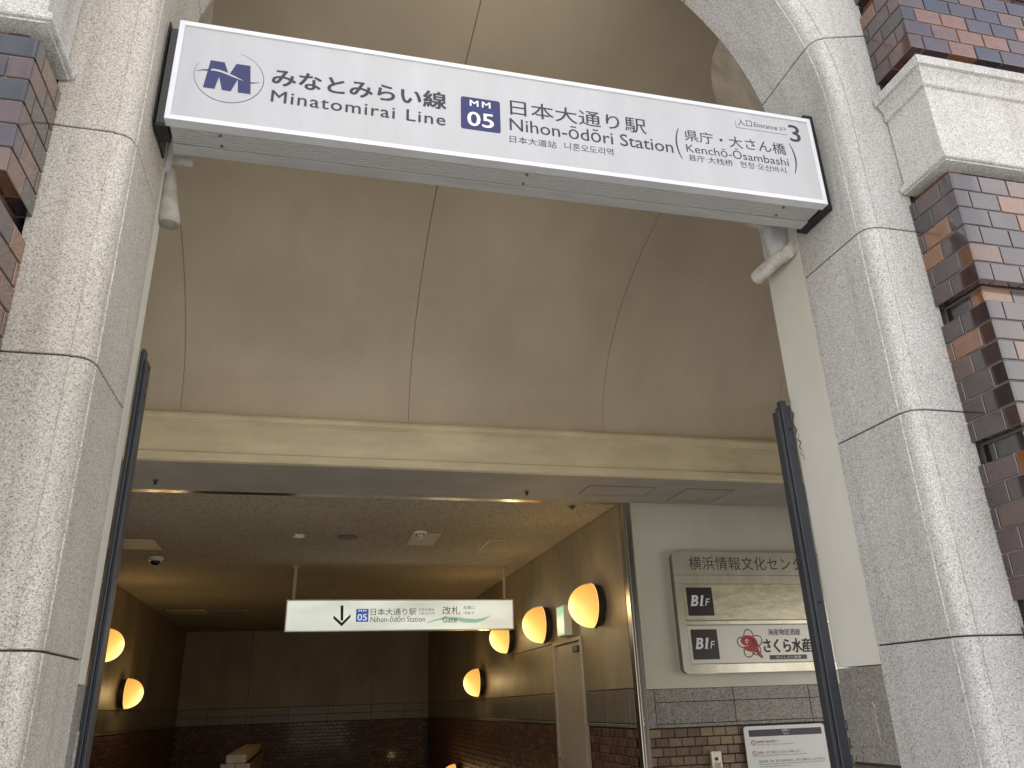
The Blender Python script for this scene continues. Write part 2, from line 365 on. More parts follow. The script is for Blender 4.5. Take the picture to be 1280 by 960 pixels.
# keystone block spans both sides
rings = []
for a in [75 + GA, 78, 82, 86, 90, 94, 98, 102, 105 - GA]:
    R = [spt(1, a, u, v) for u, v in prof]; uo = 2.12 / math.sin(math.radians(a)) - HW
    rings.append(R + [spt(1, a, uo, YF), spt(1, a, uo, YB)])
part("granite_block", MB().loft(rings), GR, arch, smooth=0.5)
for o in list(arch.children):
    w = o.modifiers.new("weighted_normals", 'WEIGHTED_NORMAL'); w.mode = 'FACE_AREA'; w.weight = 100; w.keep_sharp = True
# sealant bed just behind the joints
def bed(side, ss):
    rings = []
    for s in ss:
        rings.append([spt(side, s, u, v) for u, v in [(0.009, YB - 0.004), (0.009, 2.052), (0.030, 2.020), (0.056, YF + 0.008)]] + [spt(side, s, uout(s) - 0.01, YF + 0.008), spt(side, s, uout(s) - 0.01, YB - 0.004)])
    return MB().loft(rings)
for side in (-1, 1):
    part("joint_sealant", bed(side, [GZ - SPR, 0.0] + [5 * k for k in range(1, 11)] + [56.09] + [60, 65, 70, 75, 80, 85, 90]), SEAL, arch, kind="stuff")

# ------------------------------------------------------------------ brick piers
def tile_mesh(name, w, d, h=BH, c=0.0015):
    """flat tile, face toward -Y at y=0, depth d, centred in x and z"""
    P = [(-w/2, d, -h/2), (w/2, d, -h/2), (w/2, d, h/2), (-w/2, d, h/2), (-w/2, c, -h/2), (w/2, c, -h/2), (w/2, c, h/2), (-w/2, c, h/2),
         (-w/2 + c, 0, -h/2 + c), (w/2 - c, 0, -h/2 + c), (w/2 - c, 0, h/2 - c), (-w/2 + c, 0, h/2 - c)]
    F = [(0, 3, 2, 1), (8, 9, 10, 11)]
    for k in range(4):
        j = (k + 1) % 4; F += [(k, j, 4 + j, 4 + k), (4 + k, 4 + j, 8 + j, 8 + k)]
    return MB().add(P, F)
def corner_mb(side, ls, lf, d=0.042, h=BH, r=0.008, c=0.0015):
    """L-shaped corner tile: outer corner at the origin, leg ls runs back (+Y) on the side face, leg lf runs outward along the front"""
    def prof2(i):
        P = [(i, ls)]
        for k in range(5):
            t = math.pi + (math.pi / 2) * k / 4; P.append((r + (r - i) * math.cos(t), r + (r - i) * math.sin(t)))
        P += [(lf, i), (lf, d), (d, d), (d, ls)]
        return [(side * x, y) for x, y in P]
    rings = []
    for z, i in ((-h/2, c), (-h/2 + c, 0), (h/2 - c, 0), (h/2, c)): rings.append([(x, y, z) for x, y in prof2(i)])
    return MB().loft(rings)
def make_pier(side, label):
    xs = CX + side * 1.41          # side face of the projecting blocks
    y0 = 1.79
    t = thing("brick_pier", label, "brick pier", (xs + side * 0.5, 1.9, GZ), group="tiled piers beside the arch")
    X = lambda a, b: (min(xs + side * a, xs + side * b), max(xs + side * a, xs + side * b))
    core = MB(); a, b = X(0.046, 2.2); core.box(a, b, y0 + 0.046, YF + 0.012, GZ, 4.5)
    rows = []        # (z centre, recessed?)
    blocks = []
    z = 1.225 + 6 * PIT   # recess row right above block one
    rows.append((z + PIT / 2, True))
    zb = 1.225
    while zb > GZ:
        for k in range(6):
            if zb + k * PIT > GZ: rows.append((zb + (k + .5) * PIT, False))
        blocks.append((max(zb, GZ), zb + 6 * PIT)); rows.append((zb - PIT / 2, True)); zb -= 7 * PIT
    zb = 2.213; n = 5
    while zb < 4.1:
        for k in range(n): rows.append((zb + (k + .5) * PIT, False))
        blocks.append((zb, zb + n * PIT)); rows.append((zb + (n + .5) * PIT, True)); zb += (n + 1) * PIT; n = 6
    rows.append((2.213 - PIT * 0.5, True))
    for (za, zt) in blocks:
        a, b = X(0.0055, 2.2); core.box(a, b, y0 + 0.0055, YF + 0.010, za + 0.005, zt - 0.006)
    part("mortar", core, MORTAR, t)
    st = mesh("brick", tile_mesh("brick", BW - JT, 0.040), BRICK)
    stR = mesh("brick", tile_mesh("brick", BW - JT, 0.012), BRICK)
    lA, lB = BW - JT, (BW - JT) / 2 - 0.002
    cA = mesh("corner_brick", corner_mb(side, lA, lB), BRICK, smooth=0.6); cB = mesh("corner_brick", corner_mb(side, lB, lA), BRICK, smooth=0.6)
    far = MB()
    smcache = {}
    def side_tile(w, d, key):
        if key not in smcache:
            mb = MB(); q = tile_mesh("b", w, d)       # rotate so that face looks toward the opening
            mb.add([(side * y, x, z) for x, y, z in q.v], q.f); smcache[key] = mesh("brick", mb, BRICK)
        return smcache[key]
    rows.sort()
    for i, (zc, rec) in enumerate(rows):
        ins = 0.040 if rec else 0.0
        xr, yr = xs + side * ins, y0 + ins
        seen = zc > (0.1 if side > 0 else 0.55) and zc < (3.25 if side > 0 else 1.75)
        if side > 0: xmax = 2.85 if zc > 2.1 else (2.50 if zc > 1.2 else (2.32 if zc > 0.7 else 2.2))
        else: xmax = -0.99
        A = (i % 2 == 0)
        ls, lf = (lA, lB) if A else (lB, lA)
        jit = lambda: (random.uniform(-.006, .006), 0, random.uniform(-.004, .004))
        # rest of the side face
        segs = []; yy = yr + ls + JT
        while yy < YF - 0.012:
            w = min(BW - JT, YF - yy - 0.001); segs.append((yy, yy + w)); yy += w + JT
        fr = []; xx = lf + JT
        while xx < 1.2: fr.append((xx, xx + BW - JT)); xx += BW
        if seen:
            inst("corner_brick", cA if A else cB, t, (xr, yr, zc)) if not rec else inst("corner_brick", cA if A else cB, t, (xr, yr, zc))
            for (ya, yb) in segs:
                o = inst("brick", side_tile(yb - ya, 0.040 if not rec else 0.012, (round(yb - ya, 4), rec)), t, (xr, (ya + yb) / 2, zc), (0, random.uniform(-.004, .004), 0))
            for (fa, fb) in fr:
                xc = xr + side * (fa + fb) / 2
                if (side > 0 and xc < xmax) or (side < 0 and xc > xmax):
                    inst("brick", stR if rec else st, t, (xc, yr, zc), jit())
                else:
                    q = tile_mesh("b", BW - JT, 0.04 if not rec else 0.012); far.add([(x + xc, y + yr, z + zc) for x, y, z in q.v], q.f)
        else:
            q = corner_mb(side, ls, lf); far.add([(x + xr, y + yr, z + zc) for x, y, z in q.v], q.f)
            for (ya, yb) in segs: 
                q = tile_mesh("b", yb - ya, 0.04 if not rec else 0.012); far.add([(xr + side * y, x + (ya + yb) / 2, z + zc) for x, y, z in q.v], q.f)
            for (fa, fb) in fr:
                q = tile_mesh("b", BW - JT, 0.04 if not rec else 0.012); far.add([(x + xr + side * (fa + fb) / 2, y + yr, z + zc) for x, y, z in q.v], q.f)
    o = part("brickwork", far, BRICKI, t, kind="stuff")
    # granite capital: moulded top and bottom
    def cap(nm, layers, extra=None):
        rings = []
        for z, pj in layers:   # pj: how far the face stands out from the tile plane
            rings.append([(xs - side * pj, YF - 0.006, z), (xs - side * pj, y0 - pj, z), (xs + side * 1.6, y0 - pj, z), (xs + side * 1.6, YF - 0.006, z)])
        return part(nm, MB().loft(rings), GR, t, smooth=0.35, label=extra)
    body = cap("capital", [(1.742, 0.0), (2.024, 0.0)], "pale granite capital block between the tile courses")
    for nm, lay in (("lower_moulding", [(1.688, -0.030), (1.6885, 0.012), (1.692, 0.014), (1.694, 0.022), (1.697, 0.026), (1.714, 0.026), (1.717, 0.023), (1.727, 0.009), (1.738, 0.006), (1.7425, 0.0004)]),
                    ("upper_moulding", [(2.023, 0.0004), (2.026, 0.010), (2.030, 0.013), (2.044, 0.013), (2.047, 0.009), (2.050, 0.007), (2.062, 0.009), (2.074, 0.015), (2.084, 0.024), (2.091, 0.026), (2.0925, 0.027), (2.0935, 0.040), (2.096, 0.041), (2.130, 0.041), (2.134, 0.038)])):
        rings = []
        for z, pj in lay:
            rings.append([(xs - side * pj, YF - 0.0065, z), (xs - side * pj, y0 - pj, z), (xs + side * 1.6, y0 - pj, z), (xs + side * 1.6, YF - 0.0065, z)])
        mb = MB().loft(rings); q = part(nm, mb, GR, body, smooth=0.35)
    return t
make_pier(1, "dark glazed tile pier right of the arch, its upper tiles mirroring blue sky")
make_pier(-1, "dark brown glazed tile pier with shiny rounded corners at the left picture edge")

# ------------------------------------------------------------------ cream jamb lining behind the granite
def yback(s, side=1):
    if side < 0: return 2.455 if s <= 2 else (2.455 + 0.05 * (s - 2) / 17 if s <= 19 else max(YB + 0.004, 2.505 - (s - 19) * 0.09))
    if s <= 22: return YJ
    if s >= 33.5: return YB + 0.004
    q = (s - 22) / 11.5; return YB + 0.004 + (YJ - YB - 0.004) * math.sqrt(max(0, 1 - q * q))
for side, nm in ((1, "jamb_lining_right"), (-1, "jamb_lining_left")):
    rings = []
    for s in [0.083 - SPR, 0.0] + [2 * k for k in range(1, 11)] + [20 + 0.75 * k for k in range(1, 19)]:
        yb = yback(s, side)
        rings.append([spt(side, s, 0.0015, YB + 0.0015), spt(side, s, 0.0015, yb), spt(side, s, 0.19, yb), spt(side, s, 0.19, YB + 0.0015)])
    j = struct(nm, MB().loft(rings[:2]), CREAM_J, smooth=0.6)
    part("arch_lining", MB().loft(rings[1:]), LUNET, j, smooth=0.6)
    X = sorted((CX + side * (HW + 0.0002), CX + side * (HW + 0.15)))
    part("stone_base_panel", MB().bbox(X[0], X[1], YB + 0.0015, YJ, -0.22, 0.0795, 0.002), GR_BASE, j, label="grey granite panel under the cream paint")
    X2 = sorted((CX + side * (HW - 0.0028), CX + side * (HW + 0.02)))
    part("patch_panel", MB().bbox(X2[0], X2[1], 2.45, 2.56, -0.17, -0.03, 0.0015), GR_BASE, j)
    X = sorted((CX + side * (HW + 0.004), CX + side * (HW + 0.15)))
    part("mortar_bed", MB().box(X[0], X[1], YB + 0.004, YJ - 0.002, GZ, -0.221), MORTAR_D, j)
    k = 0; z = -0.226 - PIT / 2
    while z > GZ:
        q = MB(); b0 = tile_mesh("b", 0.112, 0.012)
        for yc in (2.435 + (0.05 if k % 2 else 0), 2.555 + (0.05 if k % 2 else 0)):
            w = min(0.112, 2 * (YJ - yc), 2 * (yc - YB - 0.002)); b0 = tile_mesh("b", w, 0.012)
            q.add([(CX + side * (HW + y), x + yc, zz + z) for x, y, zz in b0.v], b0.f)
        part("brick_course", q, BRICK_IN, j); z -= PIT; k += 1
chip = MB(); random.seed(3)
for (ya, z0, z1, w) in ((2.612, 0.93, 1.115, 0.006), (2.596, 0.865, 0.955, 0.0035), (2.585, 0.84, 0.875, 0.002)):
    n = 14; L = []; Rr = []
    for k in range(n + 1):
        z = z0 + (z1 - z0) * k / n; yy = ya + 0.006 * math.sin(k * 1.3) + random.uniform(-.002, .002); ww = w * (0.4 + random.random()) * math.sin(math.pi * (k + .3) / (n + .6))
        L.append((CX + HW - 0.0012, yy - ww, z)); Rr.append((CX + HW - 0.0012, yy + ww, z))
    P = L + Rr; F = [(k, k + 1, n + 2 + k, n + 1 + k) for k in range(n)]
    chip.add(P, F)
part("flaked_paint", chip, RUST, bpy.data.objects["jamb_lining_right"])

# ------------------------------------------------------------------ folded gate posts
gl = thing("gate_post", "tall grooved slate-coloured gate guide post on the left jamb", "gate post", (-0.56, 2.5, GZ), group="dark gate posts at the jambs")
X0 = CX - HW + 0.002
m = MB(); m.box(X0 - 0.0005, X0 + 0.006, 2.463, 2.512, GZ, 1.07); part("back_channel", m, BLACK, gl)
for a, b, y, zt in ((0.0068, 0.0125, 2.461, 1.045), (0.0138, 0.0180, 2.466, 1.045), (0.0192, 0.0250, 2.461, 1.038)):
    part("rail", MB().bbox(X0 + a, X0 + b, y, 2.512, GZ, zt, 0.001), SLATE, gl)
part("top_bracket", MB().bbox(X0 + 0.0002, X0 + 0.011, 2.470, 2.508, 1.046, 1.082, 0.001), SLATE, gl)
for z in (1.02, 0.93): part("bolt", MB().tube((X0 + 0.0245, 2.485, z), (X0 + 0.0275, 2.485, z), 0.0035, n=8), BLACK, gl)
gr = thing("gate_post", "tall near-black gate post hiding part of the directory board", "gate post", (1.8, 2.65, GZ), group="dark gate posts at the jambs")
X1 = CX + HW - 0.002
part("rail", MB().bbox(X1 - 0.040, X1, YJ + 0.002, 2.662, GZ, 1.085, 0.002), SLATE, gr)
part("side_channel", MB().bbox(X1 - 0.056, X1 - 0.0425, YJ + 0.010, 2.664, GZ, 1.062, 0.0015), SLATE, gr)
part("seal_strip", MB().box(X1 - 0.0424, X1 - 0.0401, YJ + 0.012, 2.655, GZ, 1.055), RUBBER, gr)
part("top_bracket", MB().bbox(X1 - 0.036, X1 - 0.010, YJ + 0.008, 2.652, 1.086, 1.108, 0.002), SLATE, gr)
for z in (0.98, 0.31): part("bolt", MB().tube((X1 - 0.02, YJ + 0.002, z), (X1 - 0.02, YJ - 0.003, z), 0.0045, n=8), BLACK, gr)

# ------------------------------------------------------------------ main station sign
sg = thing("station_sign", "wide white station name sign box spanning the arch, numbered 3", "station sign", (CX, 2.19, 1.697))
SX0, SX1, SZ0, SZ1, SY0, SY1 = -0.530, 1.791, 1.697, 2.097, 2.105, 2.275
part("housing", MB().box(SX0 + 0.006, SX1 - 0.006, SY0 + 0.036, SY1 - 0.002, SZ0 + 0.0185, SZ1 - 0.004), ALU, sg)
part("face_panel", MB().box(SX0 + 0.012, SX1 - 0.012, SY0 + 0.004, SY0 + 0.03, SZ0 + 0.010, SZ1 - 0.010), FACE, sg)
fw = 0.0165
for (a, b, c, d) in ((SX0, SX1, SZ1 - fw, SZ1), (SX0, SX1, SZ0, SZ0 + fw)):
    z0i = c if c > 1.9 else d; out = d if c > 1.9 else c
    P = [(a, out), (b, out), (b - fw, z0i), (a + fw, z0i)]
    part("frame_bar", MB().plate(P, SY0 - 0.002, SY0 + 0.035), FRAMEW, sg)
for (xo, xi) in ((SX0, SX0 + fw), (SX1, SX1 - fw)):
    part("frame_bar", MB().plate([(xo, SZ0), (xo, SZ1), (xi, SZ1 - fw), (xi, SZ0 + fw)], SY0 - 0.002, SY0 + 0.035), FRAMEW, sg)
# ribbed access panel in the underside, and the plain rear strip
rb = MB(); n = 7; ya, yb = SY0 + 0.037, SY0 + 0.118
pr = [(ya, SZ0 + 0.018), (ya, SZ0 + 0.003)]
for k in range(n):
    y = ya + (yb - ya) * k / n; w = (yb - ya) / n
    pr += [(y + w * 0.02, SZ0 + 0.0005), (y + w * 0.54, SZ0 + 0.0005), (y + w * 0.56, SZ0 + 0.014), (y + w * 1.0, SZ0 + 0.014)]
pr += [(yb, SZ0 + 0.014), (yb, SZ0 + 0.018)]
rb.xprism(pr, SX0 + 0.012, SX1 - 0.012)
rp = part("ribbed_panel", rb, plain("rib_aluminium", (0.52, 0.515, 0.50), 0.45, 0.2), sg)
part("rear_strip", MB().box(SX0 + 0.006, SX1 - 0.006, SY0 + 0.1215, SY1, SZ0, SZ0 + 0.0175), ALU, sg)
for x in (-0.371, 0.635, 1.634):
    for y in (2.153, 2.205):
        part("screw", MB().tube((x, y, SZ0 + 0.003), (x, y, SZ0 - 0.004), 0.0055, 0.004, n=10), DGREY, rp)
part("mounting_plate", MB().bbox(SX1 + 0.002, CX + HW - 0.001, 2.138, 2.312, 1.703, 2.150, 0.002), BLACK, sg)
part("mounting_plate", MB().bbox(CX - HW + 0.001, CX - HW + 0.0065, 2.145, 2.335, 1.715, 2.125, 0.0015), BLACK, sg)
part("mounting_bracket", MB().bbox(CX - HW + 0.0085, SX0 + 0.001, 2.150, 2.235, 1.715, 2.105, 0.002), DGREY, sg)
part("bracket_foot", MB().box(CX - HW + 0.0085, SX0 + 0.002, 2.146, 2.225, 1.700, 1.712), BLACK, sg)
YT = SY0 + 0.0034
fp = [o for o in bpy.data.objects if o.name == "face_panel"][0]
part("logo_letter", MB().add([(x, YT, z) for x, z in [(-0.4223, 1.9541), (-0.38, 1.953), (-0.3640, 1.9108), (-0.3590, 1.9108), (-0.3432, 1.9541), (-0.3001, 1.9541), (-0.2896, 1.8379), (-0.3286, 1.8382), (-0.3335, 1.8906), (-0.3504, 1.8387), (-0.3767, 1.8392), (-0.3906, 1.8906), (-0.3993, 1.8395), (-0.4339, 1.8395)]], [tuple(range(14))]), NAVY, fp)
tp = [(-0.4174, 1.9150), (-0.4132, 1.9202), (-0.3903, 1.9186), (-0.3666, 1.9118), (-0.3428, 1.9018), (-0.3162, 1.8887)]
bt = [(-0.4174, 1.9100), (-0.4125, 1.9129), (-0.3895, 1.9107), (-0.3659, 1.9035), (-0.3422, 1.8951), (-0.3162, 1.8877)]
P = [(x, YT - 0.0004, z) for x, z in tp] + [(x, YT - 0.0004, z) for x, z in bt]
part("logo_swoosh", MB().add(P, [(k, k + 1, k + 7, k + 6) for k in range(5)]), FACE, fp)
tl = [(-0.4594, 1.9031), (-0.44, 1.9115), (-0.4192, 1.9170)]; bl = [(-0.4594, 1.9021), (-0.44, 1.9075), (-0.4192, 1.9095)]
part("logo_swoosh", MB().add([(x, YT - 0.0004, z) for x, z in tl + bl], [(0, 1, 4, 3), (1, 2, 5, 4)]), NAVY, fp)
tl = [(-0.2939, 1.8865), (-0.2815, 1.8872), (-0.2657, 1.8919)]; bl = [(-0.2934, 1.8812), (-0.2812, 1.8840), (-0.2657, 1.8912)]
part("logo_swoosh", MB().add([(x, YT - 0.0004, z) for x, z in tl + bl], [(0, 1, 4, 3), (1, 2, 5, 4)]), NAVY, fp)
part("logo_ring", ring_strip(-0.3600, 1.896, 0.1060, 0.1035, 0.0022, YT, -205, 78, 60, lambda q: 0.35 + 0.75 * math.sin(math.pi * min(1, q * 1.02))), NAVY, fp)
LT = lambda s, *a, **k: lettering(s, a[0], a[1], a[2], a[3], YT, a[4] if len(a) > 4 else INK, fp, **k)
LT("みなとみらい線", -0.228, 0.344, 1.889, 1.961, bold=0.028)
LT("Minatomirai Line", -0.226, 0.342, 1.820, 1.868, latin=True, bold=0.012, spacing=1.12)
bx = part("line_number_badge", MB().plate(rrect(0.396, 0.535, 1.820, 1.959, 0.009), YT - 0.0002, YT + 0.0006), NAVY, fp)
lettering("MM", 0.428, 0.500, 1.9215, 1.9465, YT - 0.001, WPRINT, bx, latin=True, bold=0.03, spacing=1.3)
lettering("05", 0.419, 0.510, 1.836, 1.896, YT - 0.001, WPRINT, bx, latin=True, bold=0.02)
part("badge_wave", MB().add([(0.3965, YT - 0.001, 1.912), (0.43, YT - 0.001, 1.9145), (0.465, YT - 0.001, 1.910), (0.50, YT - 0.001, 1.903), (0.5345, YT - 0.001, 1.907), (0.5345, YT - 0.001, 1.9085), (0.50, YT - 0.001, 1.9055), (0.465, YT - 0.001, 1.9125), (0.43, YT - 0.001, 1.916), (0.3965, YT - 0.001, 1.9135)], [(0, 1, 8, 9), (1, 2, 7, 8), (2, 3, 6, 7), (3, 4, 5, 6)]), BLUE, bx)
LT("日本大通り駅", 0.572, 1.085, 1.9085, 1.9775, bold=0.006)
LT("Nihon-ōdōri Station", 0.568, 1.183, 1.8405, 1.8965, latin=True, bold=0.004)
LT("日本大道站", 0.566, 0.735, 1.7885, 1.8185)
LT("니혼오도리역", 0.764, 0.946, 1.790, 1.822)
LT("県庁・大さん橋", 1.237, 1.658, 1.906, 1.959, bold=0.003)
LT("Kenchō-Ōsambashi", 1.237, 1.660, 1.855, 1.902, latin=True, bold=0.0)
LT("县庁·大栈桥", 1.241, 1.420, 1.8165, 1.846)
LT("현청·오산바시", 1.450, 1.642, 1.818, 1.847)
part("parenthesis", ring_strip(1.365, 1.889, 0.165, 0.165, 0.0048, YT, 155, 205, 18, lambda q: 0.6 + 0.7 * math.sin(math.pi * q)), INK, fp)
part("parenthesis", ring_strip(1.529, 1.895, 0.165, 0.165, 0.0048, YT, -25, 25, 18, lambda q: 0.6 + 0.7 * math.sin(math.pi * q)), INK, fp)
LT("入口", 1.470, 1.531, 2.017, 2.050)
LT("Entrance", 1.540, 1.640, 2.0215, 2.043, latin=True)
LT("입구", 1.648, 1.679, 2.024, 2.040)
part("rule_line", MB().add([(1.460, YT, 2.0045), (1.680, YT, 2.0045), (1.680, YT, 2.0062), (1.4617, YT, 2.0062), (1.4617, YT, 2.036), (1.460, YT, 2.036)], [(0, 1, 2, 3, 5), (3, 4, 5)]), INK, fp)
LT("3", 1.690, 1.736, 1.978, 2.058, latin=True, bold=0.012)

# ------------------------------------------------------------------ shutter brackets / pipe stubs behind the sign
br = thing("pipe_bracket", "cream painted pipe stub and whitish hood below the sign's right end", "bracket", (1.80, 2.5, 1.65), group="painted brackets behind the sign")
part("pipe_stub", MB().path([(1.805, 2.40, 1.672), (1.803, 2.44, 1.678), (1.780, 2.48, 1.664), (1.776, 2.60, 1.662)], [0.026, 0.030, 0.031, 0.031], 20), PIPE, br, smooth=0.6)
part("elbow", MB().path([(1.838, 2.385, 1.70), (1.838, 2.43, 1.70), (1.838, 2.47, 1.70)], [0.032, 0.033, 0.032], 16), PIPE, br, smooth=0.6)
part("cross_rod", MB().path([(1.672, 2.45, 1.830), (1.680, 2.45, 1.829), (1.80, 2.45, 1.823), (1.84, 2.45, 1.82)], [0.012, 0.0165, 0.0165, 0.0165], 14), PIPE, br, smooth=0.9)
hood = []
for k in range(7):
    q = k / 6; z = 1.90 - 0.215 * q; rx = 0.078 - 0.022 * q - 0.012 * q * q; ry = 0.052 - 0.012 * q
    hood.append([(1.805 + 0.004 * q + rx * math.cos(t) * (1 + 0.03 * math.sin(3 * t + k)), 2.47 + ry * math.sin(t), z + 0.012 * math.cos(t) * q) for t in [2 * math.pi * j / 18 for j in range(18)]])
part("hood", MB().loft(hood), WRAP, br, smooth=0.9)
bl_ = thing("pipe_bracket", "dirty grey tapered pipe hood hanging below the sign's left end", "bracket", (-0.54, 2.5, 1.6), group="painted brackets behind the sign")
def lring(cx, cy, z, rx, ry, n=16): return [(cx + rx * math.cos(t), cy + ry * math.sin(t), z) for t in [2 * math.pi * j / n for j in range(n)]]
PIPED = worn("dirty_pipe_paint", (0.44, 0.42, 0.37), (0.26, 0.24, 0.2), 0.7, scale=14, lo=0.3, hi=0.6)
part("hood", MB().loft([lring(-0.562, 2.44, 1.745, 0.016, 0.030), lring(-0.560, 2.44, 1.69, 0.022, 0.034), lring(-0.552, 2.44, 1.60, 0.032, 0.036), lring(-0.546, 2.44, 1.545, 0.038, 0.036), lring(-0.545, 2.44, 1.530, 0.034, 0.033), lring(-0.545, 2.44, 1.527, 0.020, 0.02)]), PIPED, bl_, smooth=0.9)
part("strap", MB().loft([lring(-0.568, 2.41, 1.84, 0.010, 0.026), lring(-0.570, 2.41, 1.716, 0.011, 0.028)]), WRAP, bl_, smooth=0.9)
part("cross_rod", MB().path([(-0.585, 2.45, 1.80), (-0.52, 2.45, 1.80), (-0.505, 2.45, 1.80), (-0.500, 2.45, 1.80)], [0.0165, 0.0165, 0.0165, 0.012], 14), PIPE, bl_, smooth=0.9)

# ------------------------------------------------------------------ vestibule: vault, side walls, cornice, beam soffit
vp = [(YV, ZV)]
for k in range(1, 25):
    t = math.radians(90 * k / 24); vp.append((3.60 + 2.16 * math.cos(t), 2.05 + 1.235 * math.sin(t) ** 0.96))
vp += [(3.0, 3.290), (YB + 0.02, 3.298)]
vault = thing("vaulted_ceiling", None, None, (0.646, YV, ZV), kind="structure")
seams = [-2.643, -1.013, 0.646, 2.256, 3.89, 5.50]
for a, b in zip(seams[:-1], seams[1:]):
    rings = []
    xs_ = [a + 0.0016, a + 0.0045, b - 0.0045, b - 0.0016]; dn = [0.0035, 0.0, 0.0, 0.0035]
    R = []
    for x, d in zip(xs_, dn):
        inner = [(x, y, z + d) for y, z in vp]; outer = [(x, y + 0.02 if i < 3 else y, z + 0.03) for i, (y, z) in enumerate(vp)]
        R.append(inner + outer[::-1])
    part("plaster_panel", MB().loft(R), VAULT, vault, smooth=0.4)
bk = MB(); R = []
for x in (-2.65, 5.55):
    R.append([(x, y + 0.010, z + 0.010) for y, z in vp] + [(x, y + 0.08, z + 0.15) for y, z in vp][::-1])
part("seam_backing", bk.loft(R), plain("seam_filler", (0.14, 0.11, 0.08), 0.8), vault)
m = MB()
# unseen openings added below both end walls to let in more daylight
m.box(-2.66, -2.645, YJ - 0.01, YD + 0.1, 0.95, 3.46); struct("side_wall_left", m, CREAM)
struct("side_wall_right", MB().box(5.50, 5.52, YJ - 0.01, YD + 0.1, 0.95, 3.46), CREAM)
# cornice across the vestibule
co = thing("cornice", "long cream painted cornice beam crossing below the vaulted ceiling", "cornice", (CX, YV, ZS))
cy = YV
part("fascia", MB().box(-2.64, 5.49, cy - 0.012, cy + 0.10, ZS + 0.045, ZV - 0.004), CORN, co)
pr = [(cy + 0.02, ZV - 0.078), (cy - 0.018, ZV - 0.078), (cy - 0.026, ZV - 0.072), (cy - 0.030, ZV - 0.062)]
for k in range(7):
    t = math.radians(-60 + 22 * k); pr.append((cy - 0.038 - 0.024 * math.cos(t), ZV - 0.040 + 0.030 * math.sin(t)))
pr += [(cy - 0.030, ZV - 0.004), (cy + 0.02, ZV)]
part("upper_moulding", MB().xprism(pr, -2.64, 5.49), CORN, co, smooth=0.5)
pr = [(cy + 0.02, ZS - 0.0), (cy - 0.030, ZS), (cy - 0.036, ZS + 0.006), (cy - 0.036, ZS + 0.058), (cy - 0.028, ZS + 0.066), (cy - 0.0125, ZS + 0.068), (cy + 0.02, ZS + 0.068)]
part("lower_moulding", MB().xprism(pr, -2.64, 5.49), CORN, co, smooth=0.3)
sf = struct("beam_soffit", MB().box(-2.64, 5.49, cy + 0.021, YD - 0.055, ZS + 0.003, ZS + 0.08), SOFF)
def hatch(parent, x0, x1, y0, y1, z, mat_frame, mat_in, w=0.012, name="access_hatch", label=None):
    f = MB()
    f.box(x0, x1, y0, y0 + w, z - 0.002, z + 0.02); f.box(x0, x1, y1 - w, y1, z - 0.002, z + 0.02); f.box(x0, x0 + w, y0 + w, y1 - w, z - 0.002, z + 0.02); f.box(x1 - w, x1, y0 + w, y1 - w, z - 0.002, z + 0.02)
    t = part(name, f, mat_frame, parent, label=label)
    part("hatch_lid", MB().box(x0 + w + 0.002, x1 - w - 0.002, y0 + w + 0.002, y1 - w - 0.002, z - 0.0015, z + 0.01), mat_in, t)
HATF = plain("hatch_rim", (0.20, 0.18, 0.15), 0.5)
hatch(sf, 2.20, 2.81, 6.05, 6.36, ZS + 0.002, HATF, SOFF); hatch(sf, 3.09, 3.545, 6.05, 6.49, ZS + 0.002, HATF, SOFF)
for x in (-1.216, 1.727):
    t = thing("sprinkler_head", "small sprinkler head under the beam soffit, " + ("near the left gate post" if x < 0 else "beside the access hatches"), "sprinkler", (x, 6.31, ZS), group="ceiling sprinklers")
    part("escutcheon", MB().tube((x, 6.31, ZS + 0.0025), (x, 6.31, ZS - 0.004), 0.022, 0.020, 16), DGREY, t)
    part("nozzle", MB().tube((x, 6.31, ZS - 0.0045), (x, 6.31, ZS - 0.03), 0.013, 0.008, 12).tube((x, 6.31, ZS - 0.0301), (x, 6.31, ZS - 0.033), 0.016, n=12), BLACK, t)

# back wall right of the passage
bw = struct("back_wall", MB().box(2.80, 5.49, YD, YD + 0.12, 0.078, ZS + 0.05), WALLP)
part("core", MB().box(2.80, 5.49, YD + 0.012, YD + 0.12, GZ, 0.076), MORTAR_D, bw)
def gpanel(parent, x0, x1, z0, z1, y=YD): return part("granite_panel", MB().bbox(x0, x1, y, y + 0.02, z0, z1, 0.0025), GR_GREY, parent)
xs_ = [2.781, 2.868, 3.606, 4.344, 5.082, 5.489]
gpanel(bw, 2.781, 2.866, -0.227, 0.075)
for a, b in zip(xs_[1:-1], xs_[2:]):
    gpanel(bw, a + 0.003, b - 0.003, -0.028, 0.075); gpanel(bw, a + 0.003, b - 0.003, -0.198, -0.032); gpanel(bw, a + 0.003, b - 0.003, -0.227, -0.202)
WB = mesh("brick", tile_mesh("brick", 0.1105, 0.014, 0.062, 0.002), BRICK_IN)
WBH = mesh("brick", tile_mesh("brick", 0.052, 0.014, 0.062, 0.002), BRICK_IN)
rest = MB(); r = 0; z = -0.2345 - PIT / 2
while z > GZ:
    x = 2.785; 
    if r % 2: 
        if z > -0.62: inst("brick", WBH, bw, (x + 0.026, YD - 0.002, z))
        x += 0.0595
    while x < 5.4:
        if z > -0.62 and x < 4.45: inst("brick", WB, bw, (x + 0.055, YD - 0.002, z), (random.uniform(-.004, .004), 0, random.uniform(-.004, .004)))
        else:
            q = tile_mesh("b", 0.1105, 0.014, 0.062, 0.002); rest.add([(a + x + 0.055, b + YD - 0.002, c + z) for a, b, c in q.v], q.f)
        x += BW
    z -= PIT; r += 1
